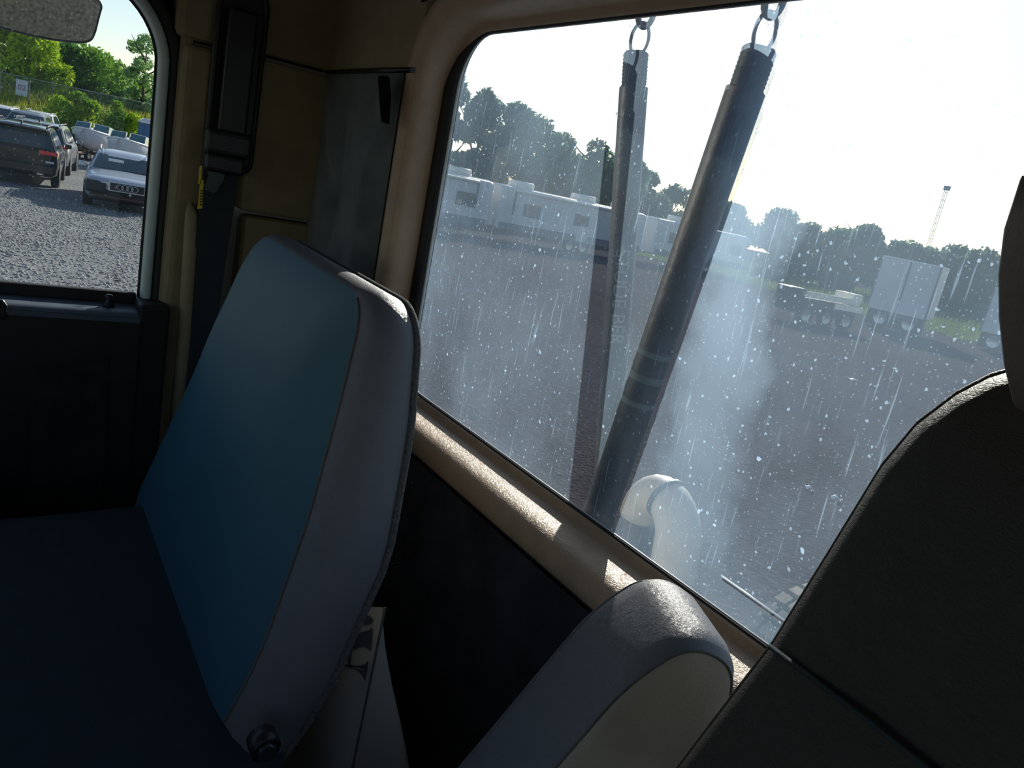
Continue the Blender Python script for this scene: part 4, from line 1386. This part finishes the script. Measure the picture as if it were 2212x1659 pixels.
RB = [(1690, 472, 52, 'round tree left of the tan decked trailer'), (1745, 492, 53, 'tree over the tan decked trailer'), (1815, 510, 55, 'low tree just left of the taller clump'), (1880, 492, 54, 'taller clump of leaves above the white box trailer'),
      (1945, 528, 55, 'tree beside the thin radio mast'), (2010, 545, 57, 'low tree right of the radio mast'), (2070, 545, 58, 'low tree in the middle of the right tree line'), (2130, 555, 58, 'low tree left of the headrest'), (2190, 572, 58, 'tree nearest the headrest edge'), (2260, 585, 58, 'tree behind the headrest')]
for i, (px, py, y, lab) in enumerate(RB):
    q = at(px, py, y=y)
    tree(q.x, y, q.z + .3, 2.6, lab, 'leaf_rear', 6000, seed=140 + i, leaf=.22, group='trees in the right tree line', low=.02)
# rough green strip at the foot of the trees
n = 9000
rng = np.random.default_rng(9)
xx = rng.uniform(-34, -12, n); yy = rng.uniform(36, 55, n)
hh = rng.uniform(.15, .7, n) * (yy - 30) / 22; th = rng.uniform(0, 3.14, n); ww = rng.uniform(.02, .06, n)
B0 = np.stack([xx - np.cos(th) * ww, yy - np.sin(th) * ww, hh * 0], -1); B1 = np.stack([xx + np.cos(th) * ww, yy + np.sin(th) * ww, hh * 0], -1)
B2 = np.stack([xx + rng.normal(0, .12, n), yy, hh], -1)
mesh_np('rough_grass', np.stack([B0, B1, B2], 1).reshape(-1, 3), np.arange(n * 3).reshape(n, 3), 'verge_grass', 'rough green grass at the foot of the right tree line', 'grass')
tag(MB().grid(lambda u, v: Vector((-60 + 60 * u, 37 + 30 * v, .02 + .3 * v)), 4, 4).build('grass_verge', 'verge_grass'), 'green verge under the right tree line', kind='structure')


def box_trailer(label, A, B, zb, zt, depth):
    """A, B: ground points of the near face, left and right"""
    A = Vector(A); B = Vector(B)
    d = (B - A).normalized(); bk = Vector((-d.y, d.x, 0))
    if bk.y < 0: bk = -bk
    root = empty('box_trailer', (A + B) / 2 + bk * depth / 2, label, 'trailer', 'box trailers on the right of the lot')
    c = [A, B, B + bk * depth, A + bk * depth]
    up = Vector((0, 0, 1))
    MB().loft([[p + up * zb for p in c], [p + up * zt for p in c]], True, (True, True), False).build('box_body', 'rv_side', root, bevel=.04)
    MB().loft([[p + up * zt for p in c], [p + up * (zt + .06) for p in c]], True, (True, True), False).build('roof', 'rv_roof', root)
    for t in (.0, .5, 1):
        MB().box(A.lerp(B, t) - bk * .01 + up * (zb + zt) / 2, (.05, .05, zt - zb)).build('post', 'rv_dark', root)
    Lx = (B - A).length
    MB().box(A.lerp(B, .5) + up * (zb - .08) - bk * .01, (.9 * Lx if abs(d.x) > .7 else .1, .1 if abs(d.x) > .7 else .9 * Lx, .12)).build('chassis_rail', 'rv_dark', root)
    for t in (.25, .75):
        wheel(root, A.lerp(B, t) + bk * .25 + up * .4, -bk, .4, .3)
    mu = Matrix((d, bk, up)).transposed()
    MB().box(A.lerp(B, .5) + bk * .5 + up * (zb - .32), (Lx * .96, .7, .6), mu).build('under_shade', 'car_dark', root)  # dark box put in for the shade under the trailer
    return root


b1a = at(1862, 700, z=0); b1b = at(1985, 730, z=0)
box_trailer('pale box trailer with bright roof edge in the middle right of the lot', b1a, b1b, .72, 2.86, 2.4)
b2a = at(2104, 752, z=0)
box_trailer('box trailer cut off by the headrest', b2a, b2a + (b1b - b1a) * 1.0, .72, 2.5, 2.4)

# little equipment trailer, its deck's sunlight put into the pale wood colour
f0 = at(1684, 690, z=0); f1 = at(1826, 712, z=0)
ft = empty('deck_trailer', (f0 + f1) / 2, 'low dark equipment trailer with a bright tan deck', 'trailer')
fd_ = (f1 - f0).normalized(); fb_ = Vector((-fd_.y, fd_.x, 0))
mm = Matrix((fd_, fb_, Vector((0, 0, 1)))).transposed()
fl = (f1 - f0).length
fm = (f0 + f1) / 2
MB().box(fm + fd_ * (.05 * fl) - fb_ * .42 + Vector((0, 0, 1.05)), (fl * .80, .06, .20), mm).build('edge_board', 'deck_wood_lit', ft)  # upright face in shade, coloured as if sunlit
for k in range(5):
    MB().box(fm + fd_ * (.06 * fl) + fb_ * (-.3 + .16 * k) + Vector((0, 0, .95)), (fl * .78, .14, .05), mm).build('deck_plank', 'deck_wood_lit', ft)
MB().box(fm + fd_ * (.43 * fl) + fb_ * .1 + Vector((0, 0, 1.18)), (fl * .14, .9, .28), mm).build('raised_end', 'deck_wood_lit', ft)
MB().box(fm + fd_ * (.30 * fl) - fb_ * .45 + Vector((0, 0, .80)), (fl * .42, .06, .20), mm).build('side_board', 'deck_wood_lit', ft)
MB().box(fm + fb_ * .1 + Vector((0, 0, .62)), (fl * .95, .9, .5), mm).build('frame', 'car_dark', ft, bevel=.05)
MB().box(fm - fd_ * (.42 * fl) + fb_ * .1 + Vector((0, 0, .95)), (fl * .22, .8, .5), mm).build('engine_box', 'car_dark', ft, bevel=.08)
for t in (-.3, .0, .3):
    wheel(ft, fm + fd_ * (t * fl) - fb_ * .42 + Vector((0, 0, .33)), -fb_, .33, .2)

# radio mast
ms = at(1996, 560, y=95)
mt_ = empty('radio_mast', (ms.x, 95, 0), 'thin radio mast far behind the white box trailer', 'mast')
tz = at(2030, 405, y=95).z
for k in range(3):
    th = k * 2.094
    MB().tube([(ms.x + .22 * math.cos(th), 95 + .22 * math.sin(th), 0), (ms.x + .22 * math.cos(th), 95 + .22 * math.sin(th), tz)], .03, 5).build('mast_leg', 'fence_steel', mt_)
for k in range(14):
    z = tz * (k + .5) / 14
    MB().tube([(ms.x + .22 * math.cos(j * 2.094), 95 + .22 * math.sin(j * 2.094), z) for j in range(3)], .02, 4, True).build('mast_brace', 'fence_steel', mt_)
MB().box((ms.x, 95, tz), (.7, .3, .5)).build('antenna', 'fence_steel', mt_)

# scraps of litter on the lot behind the truck
for i, (px, py, s, lab) in enumerate([(1837, 820, .10, 'long white scrap on the dark lot below the deck trailer'), (1933, 798, .09, 'upright white scrap below the white box trailer'), (1747, 1057, .045, 'white scrap on the lot halfway down the glare'),
                                      (1806, 1080, .05, 'small white scrap nearest the driver seat edge'), (1885, 835, .06, 'tiny white scrap right of the long one')]):
    q = at(px, py, z=.01)
    lm = MB()
    lm.grid(lambda u, v: q + Vector(((u - .5) * s * 2.2, (v - .5) * s, .02 + .025 * math.sin(u * 7 + i) * math.cos(v * 4))), 6, 4)
    tag(lm.build('litter_scrap', 'litter', None, solid=.004), lab, 'litter', 'litter on the lot')
